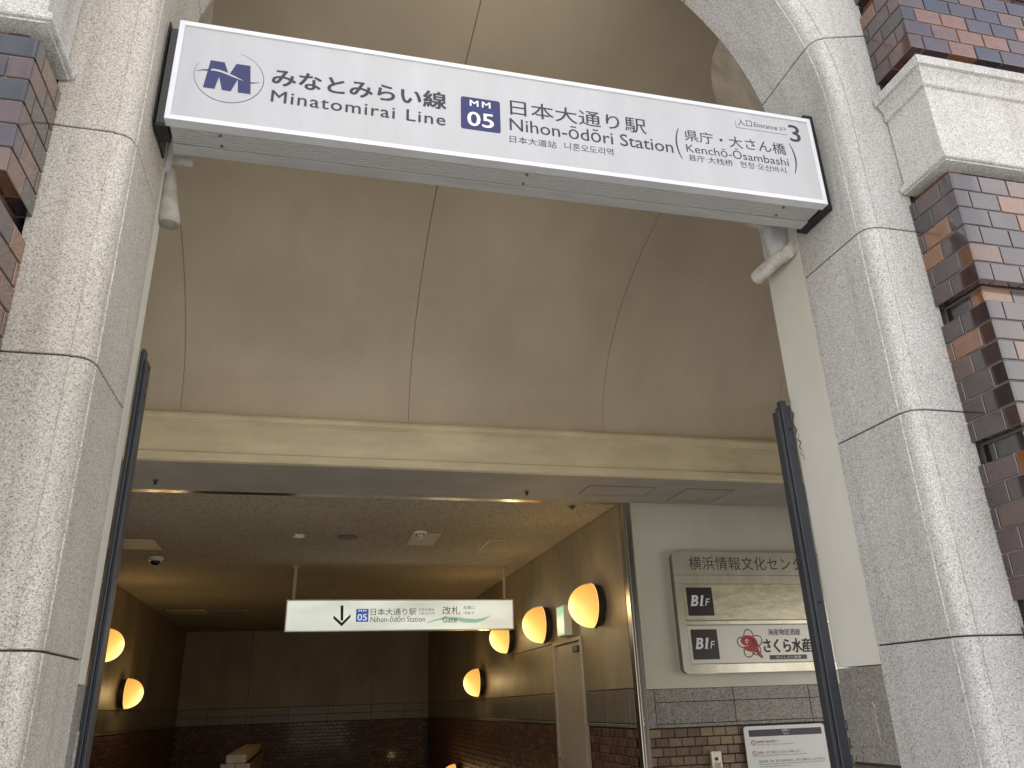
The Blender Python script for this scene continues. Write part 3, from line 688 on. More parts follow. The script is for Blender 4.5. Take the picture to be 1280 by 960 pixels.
BRIN_I = tile_mat("interior_tile_mass", IN_BR, rough=0.4, island=True, coat=0.1)
part("brickwork", rest, BRIN_I, bw, kind="stuff")

# steel portal frame of the passage
fr = thing("steel_door_frame", "worn stainless steel portal frame around the passage opening", "door frame", (2.74, YD - 0.04, GZ))
def chan(x0, x1, z0, z1):
    return MB().bbox(x0, x1, YD - 0.05, YD + 0.04, z0, z1, 0.004)
part("jamb", chan(2.702, 2.776, GZ, ZS - 0.0005), STEEL, fr)
part("jamb_lip", MB().bbox(2.722, 2.756, YD - 0.058, YD - 0.0505, GZ, ZS - 0.03, 0.002), STEEL, fr)
part("jamb", chan(-2.68, -2.606, GZ, ZS - 0.0005), STEEL, fr)
part("head", MB().bbox(-2.68, 2.776, YD - 0.052, YD + 0.04, ZS + 0.0005, ZS + 0.022, 0.003), STEELH, fr)
for z in (-0.16, -0.20): part("latch_clip", MB().bbox(2.728, 2.752, YD - 0.066, YD - 0.0585, z, z + 0.025, 0.002), STEEL, fr)
struct("left_return_wall", MB().box(-2.72, -2.684, YD, YD + 0.1, GZ, ZS + 0.05), CREAM)

# ------------------------------------------------------------------ passage
PY0 = YD + 0.045
ceil = struct("passage_ceiling", MB().box(PXL - 0.1, PXR + 0.1, PY0, YEND + 0.1, ZC, ZC + 0.1), ACOUST)
core = MB().box(PXR + 0.030, PXR + 0.25, PY0, YEND + 0.3, GZ - 6, ZC + 0.05)
wr = struct("passage_wall_right", core, SEAL)
def wpanel(parent, x, y0, y1, z0, z1, side, mat=PANEL, name="wall_panel", d=0.02):
    X = sorted((x, x + side * d)); return part(name, MB().bbox(X[0], X[1], y0 + 0.004, y1 - 0.004, z0 + 0.003, z1 - 0.003, 0.003), mat, parent)
DY0, DY1, DZ = 7.985, 8.93, 0.585
wpanel(wr, PXR, PY0, DY0, 0.09, ZC - 0.004, 1)
wpanel(wr, PXR, DY0, 10.82, DZ + 0.03, ZC - 0.004, 1); wpanel(wr, PXR, DY1 + 0.04, 10.82, 0.09, DZ + 0.03, 1)
for a, b in ((10.82, 13.43), (13.43, 14.76), (14.76, 17.0), (17.0, YEND)): wpanel(wr, PXR, a, b, 0.09, ZC - 0.004, 1)
PG = granite("passage_stone", (0.06, 0.05, 0.04), (0.17, 0.15, 0.115), (0.27, 0.24, 0.19), cell=300, rough=0.35, relief=0.0003)
for a, b in ((PY0, 6.80), (6.80, 7.37), (7.37, DY0 - 0.02), (DY1 + 0.04, 9.67), (9.67, 10.41), (10.41, 11.2), (11.2, 12.0), (12.0, 12.8), (12.8, 13.6), (13.6, 14.4), (14.4, 15.2), (15.2, 16), (16, 17), (17, 18), (18, YEND)):
    wpanel(wr, PXR, a, b, -0.19, 0.087, 1, PG, "stone_panel"); wpanel(wr, PXR, a, b, -0.224, -0.192, 1, PG, "stone_strip")
mm = MB(); near = MB()
WBS = MB(); q = tile_mesh("b", 0.1105, 0.014, 0.062, 0.002); WBS.add([(y, x, z) for x, y, z in q.v], q.f)
r = 0; z = -0.2345 - PIT / 2
while z > -4.6:
    y = PY0 + 0.06 + (0.059 if r % 2 else 0)
    while y < YEND:
        ok = not (DY0 - 0.09 < y < DY1 + 0.09) or z < GZ
        if ok and z > GZ - max(0, (y - 10) * 0.62) - 0.5: mm.add([(a + PXR + 0.004, b + y, c + z) for a, b, c in WBS.v], WBS.f)
        y += BW
    z -= PIT; r += 1
part("brickwork", mm, BRICK_MASS, wr, kind="stuff")
# left wall
wl = struct("passage_wall_left", MB().box(PXL - 0.25, PXL - 0.030, PY0, YEND + 0.3, GZ - 6, ZC + 0.05), SEAL)
for a, b in ((PY0, 8.6), (8.6, 11.0), (11.0, 13.62), (13.62, 15.08), (15.08, 17.0), (17.0, YEND)): wpanel(wl, PXL, a, b, 0.09, ZC - 0.004, -1)
yy = PY0
while yy < YEND - 0.1:
    wpanel(wl, PXL, yy, min(yy + 1.1, YEND), -0.19, 0.087, -1, PG, "stone_panel"); wpanel(wl, PXL, yy, min(yy + 1.1, YEND), -0.224, -0.192, -1, PG, "stone_strip"); yy += 1.1
mm = MB(); r = 0; z = -0.2345 - PIT / 2
while z > -4.2:
    y = 9.0 + (0.059 if r % 2 else 0)
    while y < YEND:
        if z > GZ - max(0, (y - 10) * 0.62) - 0.5: mm.add([(PXL - 0.004 - a, b + y, c + z) for a, b, c in WBS.v], WBS.f)
        y += BW
    z -= PIT; r += 1
part("brickwork", mm, BRICK_MASS, wl, kind="stuff")
# end wall
we = struct("passage_end_wall", MB().box(PXL - 0.2, PXR + 0.2, YEND + 0.03, YEND + 0.3, GZ - 6, ZC + 0.05), SEAL)
def epanel(x0, x1, z0, z1, mat, name): part(name, MB().bbox(x0 + 0.004, x1 - 0.004, YEND, YEND + 0.02, z0 + 0.003, z1 - 0.003, 0.003), mat, we)
for a, b in ((PXL, -1.20), (-1.20, 1.435), (1.435, PXR)): epanel(a, b, 0.09, ZC - 0.004, PANEL, "wall_panel")
for a, b in ((PXL, -1.98), (-1.98, -1.20), (-1.20, -0.32), (-0.32, 0.50), (0.50, 1.43), (1.43, 2.17), (2.17, PXR)):
    epanel(a, b, -0.07, 0.087, PG, "stone_panel"); epanel(a, b, -0.224, -0.072, PG, "stone_panel")
mm = MB(); r = 0; z = -0.2345 - PIT / 2; q0 = tile_mesh("b", 0.1105, 0.014, 0.062, 0.002)
while z > -2.2:
    x = PXL + 0.06 + (0.059 if r % 2 else 0)
    while x < PXR - 0.05: mm.add([(a + x, b + YEND + 0.004, c + z) for a, b, c in q0.v], q0.f); x += BW
    z -= PIT; r += 1
part("brickwork", mm, BRICK_MASS, we, kind="stuff")
# floor and stairs going down
fl = struct("passage_floor", MB().box(PXL, PXR, 9.6, 10.6, GZ - 0.1, GZ - 0.001), GR_GREY)
stp = MB()
for k in range(26): stp.box(PXL, PXR, 10.6 + 0.3 * k, 10.905 + 0.3 * k, GZ - 0.17 * (k + 1) - 0.2, GZ - 0.17 * (k + 1))
struct("stairs", stp, GR_GREY)

# ceiling fittings
def hat_c(x0, x1, y0, y1, label):
    t = thing("ceiling_hatch", label, "access hatch", ((x0 + x1) / 2, (y0 + y1) / 2, ZC), group="ceiling access hatches")
    hatch(t, x0, x1, y0, y1, ZC - 0.0015, plain("alu_rim", (0.62, 0.56, 0.42), 0.35, 0.7), ACOUST, 0.014, name="rim"); return t
hat_c(1.875, 2.52, 8.48, 9.12, "square ceiling hatch above the exit sign door"); hat_c(-1.71, -1.11, 15.1, 15.75, "faint hatch outline far down the passage ceiling")
def blank(x0, x1, y0, y1, label):
    t = thing("ceiling_panel", label, "ceiling panel", ((x0 + x1) / 2, (y0 + y1) / 2, ZC), group="plain panels let into the ceiling")
    part("plate", MB().bbox(x0, x1, y0, y1, ZC - 0.012, ZC + 0.02, 0.003), plain("panel_beige", (0.58, 0.50, 0.37), 0.6), t)
blank(0.985, 1.285, 8.20, 8.78, "small pale square plate beside the smoke detector"); blank(-2.25, -1.617, 8.73, 9.23, "larger pale plate on the ceiling by the left post"); blank(-2.42, -1.79, 15.0, 15.66, "pale plate at the far dark end of the ceiling")
def disc(x, y, r, label, dark):
    t = thing("ceiling_speaker", label, "ceiling speaker", (x, y, ZC), group="round fittings in the ceiling")
    part("rim", MB().tube((x, y, ZC + 0.002), (x, y, ZC - 0.012), r, r * 0.93, 28), STEELB if not dark else DGREY, t, smooth=0.5)
    part("grille", MB().tube((x, y, ZC - 0.0122), (x, y, ZC - 0.015), r * 0.80, n=28), plain("grille_brown", (0.16, 0.13, 0.10), 0.6) if dark else STEELB, t, smooth=0.5)
disc(-0.172, 8.40, 0.072, "smaller shiny round fitting in the speckled ceiling", False); disc(0.33, 8.42, 0.11, "larger dark round speaker in the speckled ceiling", True)
t = thing("smoke_detector", "white smoke detector at the near edge of a pale ceiling plate", "smoke detector", (1.055, 8.12, ZC))
part("base", MB().tube((1.055, 8.12, ZC + 0.002), (1.055, 8.12, ZC - 0.020), 0.072, 0.066, 24), WHITEP, t, smooth=0.5)
part("sensor_head", MB().path([(1.055, 8.12, ZC - 0.0205), (1.055, 8.12, ZC - 0.045), (1.055, 8.12, ZC - 0.065)], [0.045, 0.038, 0.020], 18), STEELB, t, smooth=0.6)
part("vent_slot", MB().tube((1.055, 8.12, ZC - 0.026), (1.055, 8.12, ZC - 0.032), 0.0475, n=18), BLACK, t)
t = thing("dome_camera", "white dome security camera under the ceiling near the left post", "security camera", (-1.76, 9.77, ZC))
part("housing", MB().path([(-1.76, 9.77, ZC + 0.002), (-1.76, 9.77, ZC - 0.03), (-1.76, 9.77, ZC - 0.045)], [0.083, 0.083, 0.072], 24), WHITEP, t, smooth=0.5)
dm = []
for k in range(6):
    a = math.radians(90 * k / 5.2); dm.append(lring(-1.76, 9.77, ZC - 0.0455 - 0.05 * math.sin(a), 0.055 * math.cos(a), 0.055 * math.cos(a), 18))
part("dome", MB().loft(dm), plain("smoked_dome", (0.01, 0.01, 0.01), 0.08), t, smooth=0.9)
t = thing("sprinkler_head", "small fitting at the ceiling edge just inside the steel frame", "sprinkler", (2.30, 6.83, ZC), group="ceiling sprinklers")
part("escutcheon", MB().tube((2.30, 6.83, ZC + 0.001), (2.30, 6.83, ZC - 0.008), 0.038, 0.034, 16), DGREY, t); part("nozzle", MB().tube((2.30, 6.83, ZC - 0.0085), (2.30, 6.83, ZC - 0.03), 0.016, 0.010, 12), BLACK, t)

# hanging gate sign
hs = thing("hanging_sign", "backlit white direction sign with a down arrow hanging in the passage", "direction sign", (1.13, 10.25, ZC))
HX0, HX1, HZ0, HZ1, HY = -0.294, 2.563, 0.889, 1.266, 10.25
part("light_box", MB().bbox(HX0, HX1, HY + 0.003, HY + 0.13, HZ0, HZ1, 0.004), ALU, hs)
hf = part("face_panel", MB().box(HX0 + 0.014, HX1 - 0.014, HY - 0.001, HY + 0.002, HZ0 + 0.014, HZ1 - 0.014), LIT, hs)
for (a, b, c, d) in ((HX0, HX1, HZ1 - 0.013, HZ1), (HX0, HX1, HZ0, HZ0 + 0.013), (HX0, HX0 + 0.013, HZ0 + 0.0135, HZ1 - 0.0135), (HX1 - 0.013, HX1, HZ0 + 0.0135, HZ1 - 0.0135)):
    part("frame_bar", MB().box(a, b, HY - 0.006, HY + 0.0025, c, d), FRAMEW, hs)
for x in (-0.214, 2.46):
    part("hanger_rod", MB().tube((x, HY + 0.06, HZ1 + 0.001), (x, HY + 0.06, ZC - 0.021), 0.021, n=14), plain("rod_paint", (0.5, 0.44, 0.32), 0.4), hs, smooth=0.6)
    part("rod_flange", MB().tube((x, HY + 0.06, ZC - 0.020), (x, HY + 0.06, ZC - 0.0005), 0.045, 0.060, 18), plain("flange_paint", (0.45, 0.40, 0.30), 0.4), hs, smooth=0.6)
yt = HY - 0.002
arrow = MB().add([(x, yt, z) for x, z in [(0.355, 1.195), (0.391, 1.195), (0.395, 1.015), (0.365, 1.015)]], [(0, 1, 2, 3)])
arrow.add([(x, yt - .0003, z) for x, z in [(0.276, 1.078), (0.276, 1.040), (0.379, 0.948), (0.379, 0.990)]], [(0, 1, 2, 3)])
arrow.add([(x, yt - .0003, z) for x, z in [(0.482, 1.092), (0.482, 1.054), (0.379, 0.948), (0.379, 0.990)]], [(0, 1, 2, 3)])
part("arrow", arrow, INKB, hf)
BLUEL = emit("backlit_blue", (0.05, 0.16, 0.72), 0.16, (0.03, 0.08, 0.3)); WL = emit("backlit_white_print", (0.93, 1.0, 0.9), 0.25, (0.5, 0.5, 0.5))
bx = part("line_number_badge", MB().plate(rrect(0.548, 0.700, 0.998, 1.154, 0.006), yt - 0.0003, yt + 0.0006), BLUEL, hf)
lettering("MM", 0.578, 0.672, 1.118, 1.143, yt - 0.002, WL, bx, latin=True, bold=0.035, spacing=1.25)
lettering("05", 0.568, 0.682, 1.014, 1.092, yt - 0.002, WL, bx, latin=True, bold=0.02)
HL = lambda s, *a, **k: lettering(s, a[0], a[1], a[2], a[3], yt, a[4] if len(a) > 4 else INKH, hf, **k)
INKH = plain("backlit_ink", (0.05, 0.05, 0.05), 0.6)
SWG = emit("backlit_green_wave", (0.45, 0.85, 0.62), 0.15, (0.35, 0.55, 0.42))
P1 = [(1.433, 0.985), (1.55, 1.025), (1.68, 1.052), (1.80, 1.050), (1.93, 1.030), (2.06, 1.022), (2.16, 1.035), (2.261, 1.068)]
P2 = [(1.433, 0.975), (1.55, 1.005), (1.68, 1.022), (1.80, 1.005), (1.93, 0.975), (2.06, 0.972), (2.16, 1.000), (2.261, 1.062)]
part("green_wave", MB().add([(x, yt + 0.0004, z) for x, z in P1 + P2], [(k, k + 1, k + 9, k + 8) for k in range(7)]), SWG, hf)
HL("日本大通り駅", 0.726, 1.298, 1.074, 1.159, bold=-0.002); HL("Nihon-ōdōri Station", 0.728, 1.408, 0.993, 1.063, latin=True, bold=-0.004)
HL("日本大道站", 1.331, 1.520, 1.124, 1.160); HL("니혼오도리역", 1.331, 1.528, 1.077, 1.112)
HL("改札", 1.630, 1.856, 1.078, 1.180); HL("Gate", 1.630, 1.816, 0.981, 1.055, latin=True)
HL("检票口", 1.901, 2.044, 1.140, 1.184); HL("개찰구", 1.901, 2.044, 1.079, 1.115)

# wall lamps
RIMG = emit("globe_rim_glass", (1.0, 0.62, 0.22), 0.5, (0.3, 0.2, 0.1))
def lamp(x_wall, y, z, side, label):
    t = thing("wall_lamp", label, "wall lamp", (x_wall, y, z), group="glowing half-globe wall lamps")
    part("back_plate", MB().tube((x_wall - 0.0005 * side, y, z), (x_wall - side * 0.020, y, z), 0.150, 0.150, 32), BLACK, t, smooth=0.6)
    part("base_ring", MB().tube((x_wall - side * 0.0205, y, z), (x_wall - side * 0.085, y, z), 0.196, 0.196, 36), DARKB, t, smooth=0.6)
    part("thumb_screw", MB().tube((x_wall - side * 0.055, y, z - 0.196), (x_wall - side * 0.055, y, z - 0.212), 0.010, n=8), DARKB, t)
    g = []; n = 10; R0 = 0.205; xc = x_wall - side * 0.087
    for k in range(n + 1):
        a = math.radians(90 * k / n * 0.985); g.append([(-side * 0.225 * math.sin(a), R0 * math.cos(a) * math.cos(b), R0 * math.cos(a) * math.sin(b)) for b in [2 * math.pi * j / 36 for j in range(36)]])
    mb = MB().loft([[(p[0] + xc, p[1] + y, p[2] + z) for p in r_] for r_ in g])
    if side > 0: gm = GLOBE
    else: gm = GLOBE_L
    part("globe", mb, gm, t, smooth=1.2, pivot=(xc, y, z))
    part("globe_rim", MB().tube((xc - side * 0.0005, y, z), (xc - side * 0.006, y, z), R0 + 0.002, R0 + 0.001, 36), RIMG, t, smooth=0.6)
    pl = bpy.data.lights.new("bulb", 'POINT'); pl.energy = 2.2; pl.color = (1.0, 0.70, 0.33); pl.shadow_soft_size = 0.08
    po = bpy.data.objects.new("bulb", pl); COL.objects.link(po); po.parent = t; po.location = (-side * 0.40, 0, 0)
DARKB = plain("bronze_brown", (0.045, 0.032, 0.022), 0.45, 0.3)
GLOBE_L = GLOBE.copy(); GLOBE_L.name = "lit_amber_glass_left"
for nd in GLOBE_L.node_tree.nodes:
    if nd.type == 'VECT_MATH': nd.inputs[1].default_value = (0.13, 0.0, -0.10)
for y, z, lb in ((7.36, 0.849, "nearest and largest lit half-globe lamp on the right passage wall"), (9.14, 0.840, "second lit half-globe lamp just beyond the exit sign"),
                 (10.94, 0.842, "lit half-globe lamp partly hidden under the hanging sign's right end"), (12.92, 0.325, "lit half-globe lamp lower down the right wall"), (15.05, -1.150, "lit half-globe lamp cut off by the bottom picture edge")):
    lamp(PXR, y, z, 1, lb)
for y, z, lb in ((11.40, 0.852, "left wall lamp half hidden by the slate gate post"), (13.16, 0.313, "left wall lamp showing its full dark base ring")):
    lamp(PXL, y, z, -1, lb)

# exit sign
ex = thing("exit_sign", "small lit green exit sign box above the side door", "exit sign", (PXR, 8.38, 0.65))
part("case", MB().bbox(PXR - 0.085, PXR - 0.001, 8.25, 8.52, 0.650, 0.965, 0.006), WHITEP, ex)
ef = part("lit_face", MB().box(PXR - 0.089, PXR - 0.0855, 8.262, 8.508, 0.664, 0.952), LITW, ex)
fig = MB(); X = PXR - 0.0900
def ez(pts): fig.add([(X, 8.505 - a * 0.24, 0.668 + b * 0.28) for a, b in pts], [tuple(range(len(pts)))])
ez([(0.02, 0.02), (0.98, 0.02), (0.98, 0.10), (0.02, 0.10)]); ez([(0.02, 0.90), (0.98, 0.90), (0.98, 0.98), (0.02, 0.98)])
ez([(0.66, 0.10), (0.98, 0.10), (0.98, 0.90), (0.66, 0.90)])
ez([(0.36, 0.68), (0.46, 0.68), (0.47, 0.80), (0.40, 0.83), (0.34, 0.79)]); ez([(0.30, 0.62), (0.48, 0.66), (0.52, 0.42), (0.36, 0.38)])
ez([(0.30, 0.62), (0.34, 0.60), (0.22, 0.46), (0.18, 0.50)]); ez([(0.48, 0.64), (0.62, 0.54), (0.60, 0.50), (0.46, 0.56)])
ez([(0.36, 0.42), (0.46, 0.40), (0.30, 0.16), (0.22, 0.18)]); ez([(0.42, 0.40), (0.52, 0.42), (0.60, 0.20), (0.54, 0.18)])
part("running_figure", fig, LITG, ef)

# side door in the right wall
dr = thing("side_door", "pale painted service door in a frame below the exit sign", "door", (PXR, 8.46, GZ))
DOORP = worn("door_paint", (0.50, 0.44, 0.33), (0.42, 0.36, 0.26), 0.4, scale=2)
part("frame", MB().bbox(PXR - 0.018, PXR + 0.025, DY0 - 0.012, DY0 + 0.035, GZ, DZ, 0.003), DOORP, dr)
part("frame", MB().bbox(PXR - 0.018, PXR + 0.025, DY1 - 0.005, DY1 + 0.036, GZ, DZ, 0.003), DOORP, dr)
part("frame", MB().bbox(PXR - 0.018, PXR + 0.025, DY0 - 0.012, DY1 + 0.036, DZ + 0.001, DZ + 0.040, 0.003), DOORP, dr)
lf = part("leaf", MB().bbox(PXR + 0.008, PXR + 0.028, DY0 + 0.038, DY1 - 0.008, GZ, DZ - 0.004, 0.003), DOORP, dr)
part("handle", MB().path([(PXR + 0.008, 8.85, -0.55), (PXR - 0.04, 8.85, -0.55), (PXR - 0.04, 8.74, -0.55)], [0.012] * 3, 10), STEEL, lf, smooth=0.6)
part("door_closer", MB().bbox(PXR - 0.035, PXR + 0.006, DY0 + 0.06, DY0 + 0.22, DZ - 0.11, DZ - 0.05, 0.004), DGREY, lf)

# ------------------------------------------------------------------ directory board
db = thing("directory_board", "brushed metal directory board with two B1F plates on the pale wall", "directory board", (3.9, YD - 0.04, 0.7))
BX0, BX1, BZ0, BZ1, BYF, BYB = 3.128, 4.74, 0.186, 1.229, 6.572, YD - 0.0015
part("back_box", MB().plate(rrect(BX0 + 0.004, BX1 - 0.004, BZ0 + 0.004, BZ1 - 0.004, 0.055, 6), BYF + 0.010, BYB), worn("board_side", (0.30, 0.28, 0.24), (0.2, 0.18, 0.15), 0.4, 0.8), db, smooth=0.6)
tpz = 1.022
# header plate and frame made from rounded outline halves
def half(z0, z1, top, r=0.055, n=6):
    P = []
    if top:
        P = [(BX0, z0), (BX1, z0)]
        for k in range(n + 1): t = math.radians(90 * k / n); P.append((BX1 - r + r * math.cos(t), z1 - r + r * math.sin(t)))
        for k in range(n + 1): t = math.radians(90 + 90 * k / n); P.append((BX0 + r + r * math.cos(t), z1 - r + r * math.sin(t)))
    return P
part("header_plate", MB().plate(half(tpz + 0.002, BZ1, True), BYF, BYF + 0.009), STEELB, db)
part("frame_rail", MB().bbox(BX0, BX1, BYF - 0.002, BYF + 0.009, 0.945, tpz - 0.001, 0.004), STEELB, db)
P = [(BX0, 0.9445)]
r_ = 0.055
for k in range(7): t = math.radians(180 + 90 * k / 6); P.append((BX0 + r_ + r_ * math.cos(t), BZ0 + r_ + r_ * math.sin(t)))
P += [(BX0 + 0.30, BZ0), (BX0 + 0.30, BZ0 + 0.078), (BX0 + 0.070, BZ0 + 0.078), (BX0 + 0.070, 0.9445)]
part("frame_stile", MB().plate(P, BYF - 0.002, BYF + 0.009), STEELB, db)
part("frame_stile", MB().bbox(BX1 - 0.07, BX1, BYF - 0.002, BYF + 0.009, BZ0 + 0.0785, 0.9445, 0.003), STEELB, db)
part("frame_rail", MB().bbox(BX0 + 0.3005, BX1, BYF - 0.002, BYF + 0.009, BZ0, BZ0 + 0.078, 0.004), STEELB, db)
part("divider_rail", MB().bbox(BX0 + 0.0705, BX1 - 0.0705, BYF - 0.001, BYF + 0.009, 0.588, 0.626, 0.005), STEELB, db)
def creased():
    m, N, L, b = new_mat("creased_film"); v = coords(N, L, (5, 1, 9))
    n = noise(N, L, v, 1.5, 5, 0.7)
    L.new(ramp(N, L, n, [(0.3, (0.50, 0.455, 0.31)), (0.7, (0.70, 0.65, 0.46))]), b.inputs['Base Color']); setp(b, Roughness=0.22, Metallic=0.25)
    bump(N, L, b, n, 0.3, 0.012); return m
FILM = creased()
slot1 = part("name_plate", MB().box(BX0 + 0.0765, BX1 - 0.0765, BYF + 0.004, BYF + 0.0095, 0.632, 0.939), FILM, db, label="blank creased name plate")
slot2 = part("name_plate", MB().box(BX0 + 0.0765, BX1 - 0.0765, BYF + 0.004, BYF + 0.0095, 0.270, 0.582), plain("plate_cream", (0.70, 0.67, 0.57), 0.3, 0.1), db, label="name plate with red fish logo")
yh = BYF - 0.0006
lettering("横浜情報文化センター", 3.288, 4.575, 1.066, 1.187, yh, INKB, db, bold=-0.012, spacing=1.05)
yb_ = BYF + 0.0032
for sl, z0, z1, ta, tb in ((slot1, 0.667, 0.911, 0.752, 0.841), (slot2, 0.302, 0.551, 0.391, 0.479)):
    b_ = part("floor_plate", MB().box(3.232, 3.480, yb_ - 0.003, yb_ + 0.0005, z0, z1), BROWNP, sl)
    lettering("B1", 3.266, 3.388, ta, tb, yb_ - 0.0036, WPRINT, sl, bold=0.05, shear=0.25)
    sz = tb - ta; W_ = lambda u0, u1, w0, w1, k: part("serif", MB().add([(3.266 + (u + 0.2 * w) * sz, yb_ - 0.0040 - k, ta + w * sz) for u, w in ((u0, w0), (u1, w0), (u1, w1), (u0, w1))], [(0, 1, 2, 3)]), WPRINT, sl)
    W_(0.90, 1.30, -0.01, 0.06, 0.0001); W_(0.93, 1.10, 0.84, 0.92, 0.00015); W_(-0.10, 0.30, -0.01, 0.06, 0.0002); W_(-0.10, 0.26, 0.93, 1.0, 0.0003)
    lettering("F", 3.400, 3.450, ta + 0.001, ta + 0.062, yb_ - 0.0036, WPRINT, sl, bold=0.006, shear=0.25)
# blossom outline with red fish
for (cx, cz, ang) in ((3.785, 0.500, 95), (3.865, 0.452, 20), (3.842, 0.375, -50), (3.765, 0.358, 230), (3.715, 0.440, 165)):
    a = math.radians(ang); R = ring_strip(0, 0, 0.056, 0.045, 0.0080, 0, -130, 130, 24)
    R.v = [(cx + x * math.cos(a) - z * math.sin(a) - 0.010 * math.cos(a), yb_ - 0.0008, cz + x * math.sin(a) + z * math.cos(a) - 0.010 * math.sin(a)) for x, _, z in R.v]
    part("logo_petal", R, INKB, slot2)
fishp = [(3.7000, 0.4420), (3.7085, 0.4700), (3.7300, 0.4890), (3.7600, 0.4975), (3.8000, 0.4960), (3.8350, 0.4830), (3.8600, 0.4560), (3.8680, 0.4200), (3.8640, 0.3850), (3.8760, 0.3500), (3.9020, 0.3180), (3.8900, 0.2980), (3.8600, 0.3200), (3.8400, 0.3480), (3.8150, 0.3620), (3.7800, 0.3600), (3.7480, 0.3680), (3.7230, 0.3900), (3.7350, 0.4120), (3.7150, 0.4230)]
part("logo_fish", MB().add([(x, yb_ - 0.0014, z) for x, z in fishp], [tuple(range(len(fishp)))]), REDP, slot2)
part("logo_fish_fin", MB().add([(x, yb_ - 0.0018, z) for x, z in [(3.800, 0.470), (3.835, 0.462), (3.856, 0.430), (3.850, 0.395), (3.838, 0.420), (3.822, 0.395), (3.818, 0.425), (3.800, 0.405), (3.806, 0.440)]], [tuple(range(9))]), plain("dark_red_print", (0.20, 0.012, 0.012), 0.4), slot2)
part("logo_fish_eye", ring_strip(3.762, 0.447, 0.013, 0.013, 0.008, yb_ - 0.002, 0, 300, 20), WPRINT, slot2)
part("logo_fish_mouth", ring_strip(3.745, 0.424, 0.024, 0.018, 0.005, yb_ - 0.002, 210, 330, 12), WPRINT, slot2)
for q in ((3.835, 0.45), (3.845, 0.42), (3.825, 0.40)): part("logo_fish_scale", ring_strip(q[0], q[1], 0.013, 0.013, 0.003, yb_ - 0.002, 90, 270, 12), INKB, slot2)
lettering("海産物居酒屋", 3.984, 4.308, 0.494, 0.549, yb_ - 0.0008, NAVYK := plain("ink_blue_black", (0.02, 0.03, 0.08), 0.4), slot2, bold=0.01)
lettering("さくら水産", 3.920, 4.394, 0.347, 0.466, yb_ - 0.0008, INKB, slot2, bold=0.034)
b_ = part("slogan_bar", MB().box(3.964, 4.335, yb_ - 0.002, yb_ + 0.0005, 0.290, 0.326), BROWNP, slot2)
lettering("おいしさと健康", 4.03, 4.275, 0.297, 0.319, yb_ - 0.0026, WPRINT, slot2, bold=0.0)

# notice poster
ps = thing("notice_poster", "white rules notice with a dark header bar below the directory board", "notice", (4.01, YD - 0.03, -0.75))
PY = YD - 0.035
bd = part("board", MB().plate(rrect(3.640, 4.415, -1.30, -0.243, 0.025), PY, PY + 0.012), POSTER, ps)
part("header_bar", MB().box(3.682, 4.385, PY - 0.0008, PY + 0.0002, -0.325, -0.272), plain("header_ink", (0.02, 0.018, 0.045), 0.4), bd)
lettering("お願い", 4.00, 4.075, -0.294, -0.276, PY - 0.0012, WPRINT, bd); lettering("Notice", 4.012, 4.062, -0.316, -0.301, PY - 0.0012, WPRINT, bd, latin=True)
for z in (-0.372, -0.455):
    part("prohibition_mark", ring_strip(3.714, z, 0.019, 0.019, 0.005, PY - 0.0008, 0, 360, 24), REDP, bd)
    part("prohibition_bar", MB().add([(3.702, PY - 0.0006, z + 0.010), (3.705, PY - 0.0006, z + 0.013), (3.726, PY - 0.0006, z - 0.010), (3.723, PY - 0.0006, z - 0.013)], [(0, 1, 2, 3)]), REDP, bd)
for s_, x1, z, h, la in (("営業時間外の通行は制限です。", 3.955, -0.366, 0.020, 0), ("Passing through is limited to business hours.", 4.10, -0.390, 0.012, 1),
                    ("自転車は、降りて通行してくださるようお願いします。", 4.15, -0.449, 0.020, 0), ("Bicycles should be walked through this passage at all times.", 4.21, -0.473, 0.012, 1),
                    ("物品の販売、配布、宣伝、集会等は禁止し、許可なく撮影することはできません。", 4.38, -0.517, 0.020, 0), ("Selling goods, handing out leaflets, advertising and gatherings are not allowed here.", 4.37, -0.539, 0.012, 1), ("or to be held without permission.", 4.05, -0.557, 0.012, 1),
                    ("その他施設については、係の指示に従って頂きますよう、よろしくお願いします。", 4.39, -0.604, 0.020, 0), ("Please follow the staff instructions whenever you are using this facility, thank you.", 4.38, -0.628, 0.012, 1)):
    lettering(s_, 3.745, x1, z - h / 2, z + h / 2, PY - 0.0008, INKB, bd, latin=bool(la), bold=0.0)
part("red_emblem", MB().add([(4.02 + 0.07 * math.cos(math.radians(a)), PY - 0.0008, -0.735 + 0.07 * math.sin(math.radians(a))) for a in range(0, 360, 12)], [tuple(range(30))]), REDP, bd)

# card reader by the steel frame
cr = thing("card_reader", "narrow metal key box on the tiles left of the notice", "card reader", (3.36, YD - 0.03, -0.5))
part("body", MB().bbox(3.312, 3.402, YD - 0.045, YD - 0.0025, -0.70, -0.418, 0.004), STEELB, cr)
part("lock", MB().tube((3.352, YD - 0.0455, -0.478), (3.352, YD - 0.052, -0.478), 0.013, n=14), BLACK, cr)
part("sticker", MB().box(3.33, 3.384, YD - 0.0462, YD - 0.0452, -0.56, -0.505), plain("sticker_pink", (0.5, 0.36, 0.33), 0.5), cr)

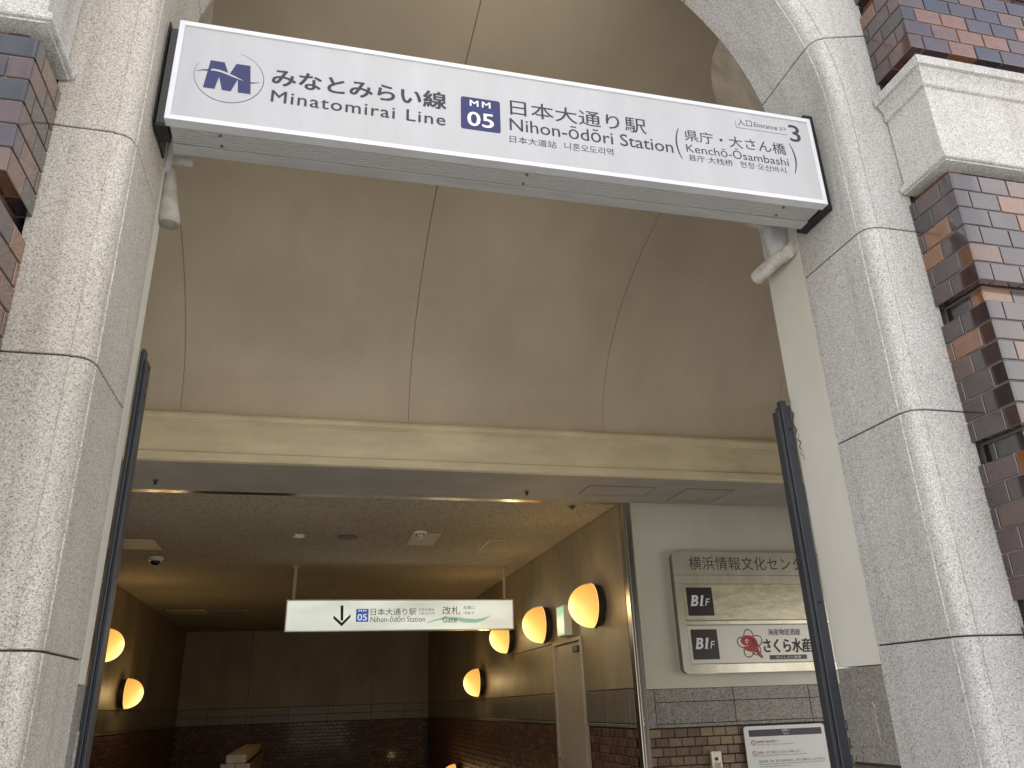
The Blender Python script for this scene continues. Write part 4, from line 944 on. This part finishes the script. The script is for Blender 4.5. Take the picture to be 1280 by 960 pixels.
# stair newel wall with stone cap
nw = thing("stair_newel", "tile clad stair end wall with a pale stone cap at the picture's bottom", "newel wall", (-0.77, 11.0, GZ))
NY = 11.0
part("cap_stone", MB().bbox(-0.885, -0.652, NY, NY + 3.4, -0.560, -0.466, 0.006), CAPST, nw)
part("core", MB().box(-0.925, -0.612, NY + 0.012, NY + 3.4, GZ - 1.5, -0.562), MORTAR_D, nw)
for x0, x1 in ((-0.94, -0.888), (-0.882, -0.772), (-0.766, -0.656), (-0.650, -0.600)):
    z = -0.565
    for zz in (0.062,) * 6:
        part("tile", MB().bbox(x0, x1, NY, NY + 0.0115, z - 0.125, z, 0.002), CAPST, nw); z -= 0.131
part("side_cladding", MB().bbox(-0.6115, -0.600, NY + 0.015, NY + 3.4, GZ - 1.5, -0.565, 0.002), BRICK_IN, nw)

# escalator handrail
eh = thing("escalator_handrail", "black rubber escalator handrail end glinting at the bottom edge", "handrail", (2.12, 8.6, GZ))
pts = [(2.13, 7.0, -0.655)] + [(2.13, 7.0 + 0.2 * k, -0.655) for k in range(1, 9)] 
for k in range(1, 12):
    a = math.radians(90 - 15 * k); pts.append((2.13, 8.6 + 0.28 * math.cos(a), -0.935 + 0.28 * math.sin(a)))
rings = []
for i, p in enumerate(pts):
    q0 = Vector(pts[max(i - 1, 0)]); q1 = Vector(pts[min(i + 1, len(pts) - 1)]); d = (q1 - q0).normalized(); nrm = Vector((1, 0, 0)).cross(d)
    rings.append([Vector(p) + Vector((1, 0, 0)) * (0.042 * math.cos(t)) + nrm * (0.022 * math.sin(t)) for t in [2 * math.pi * j / 16 for j in range(16)]])
part("belt", MB().loft(rings), RUBBER, eh, smooth=0.9)
part("balustrade", MB().xprism([(7.0, GZ), (8.55, GZ), (8.84, -0.95), (8.78, -0.78), (8.60, -0.685), (7.0, -0.685)], 2.105, 2.155), DGREY, eh)
part("inner_trim", MB().xprism([(7.0, -0.684), (8.60, -0.684), (8.60, -0.672), (7.0, -0.672)], 2.112, 2.148), STEEL, eh)
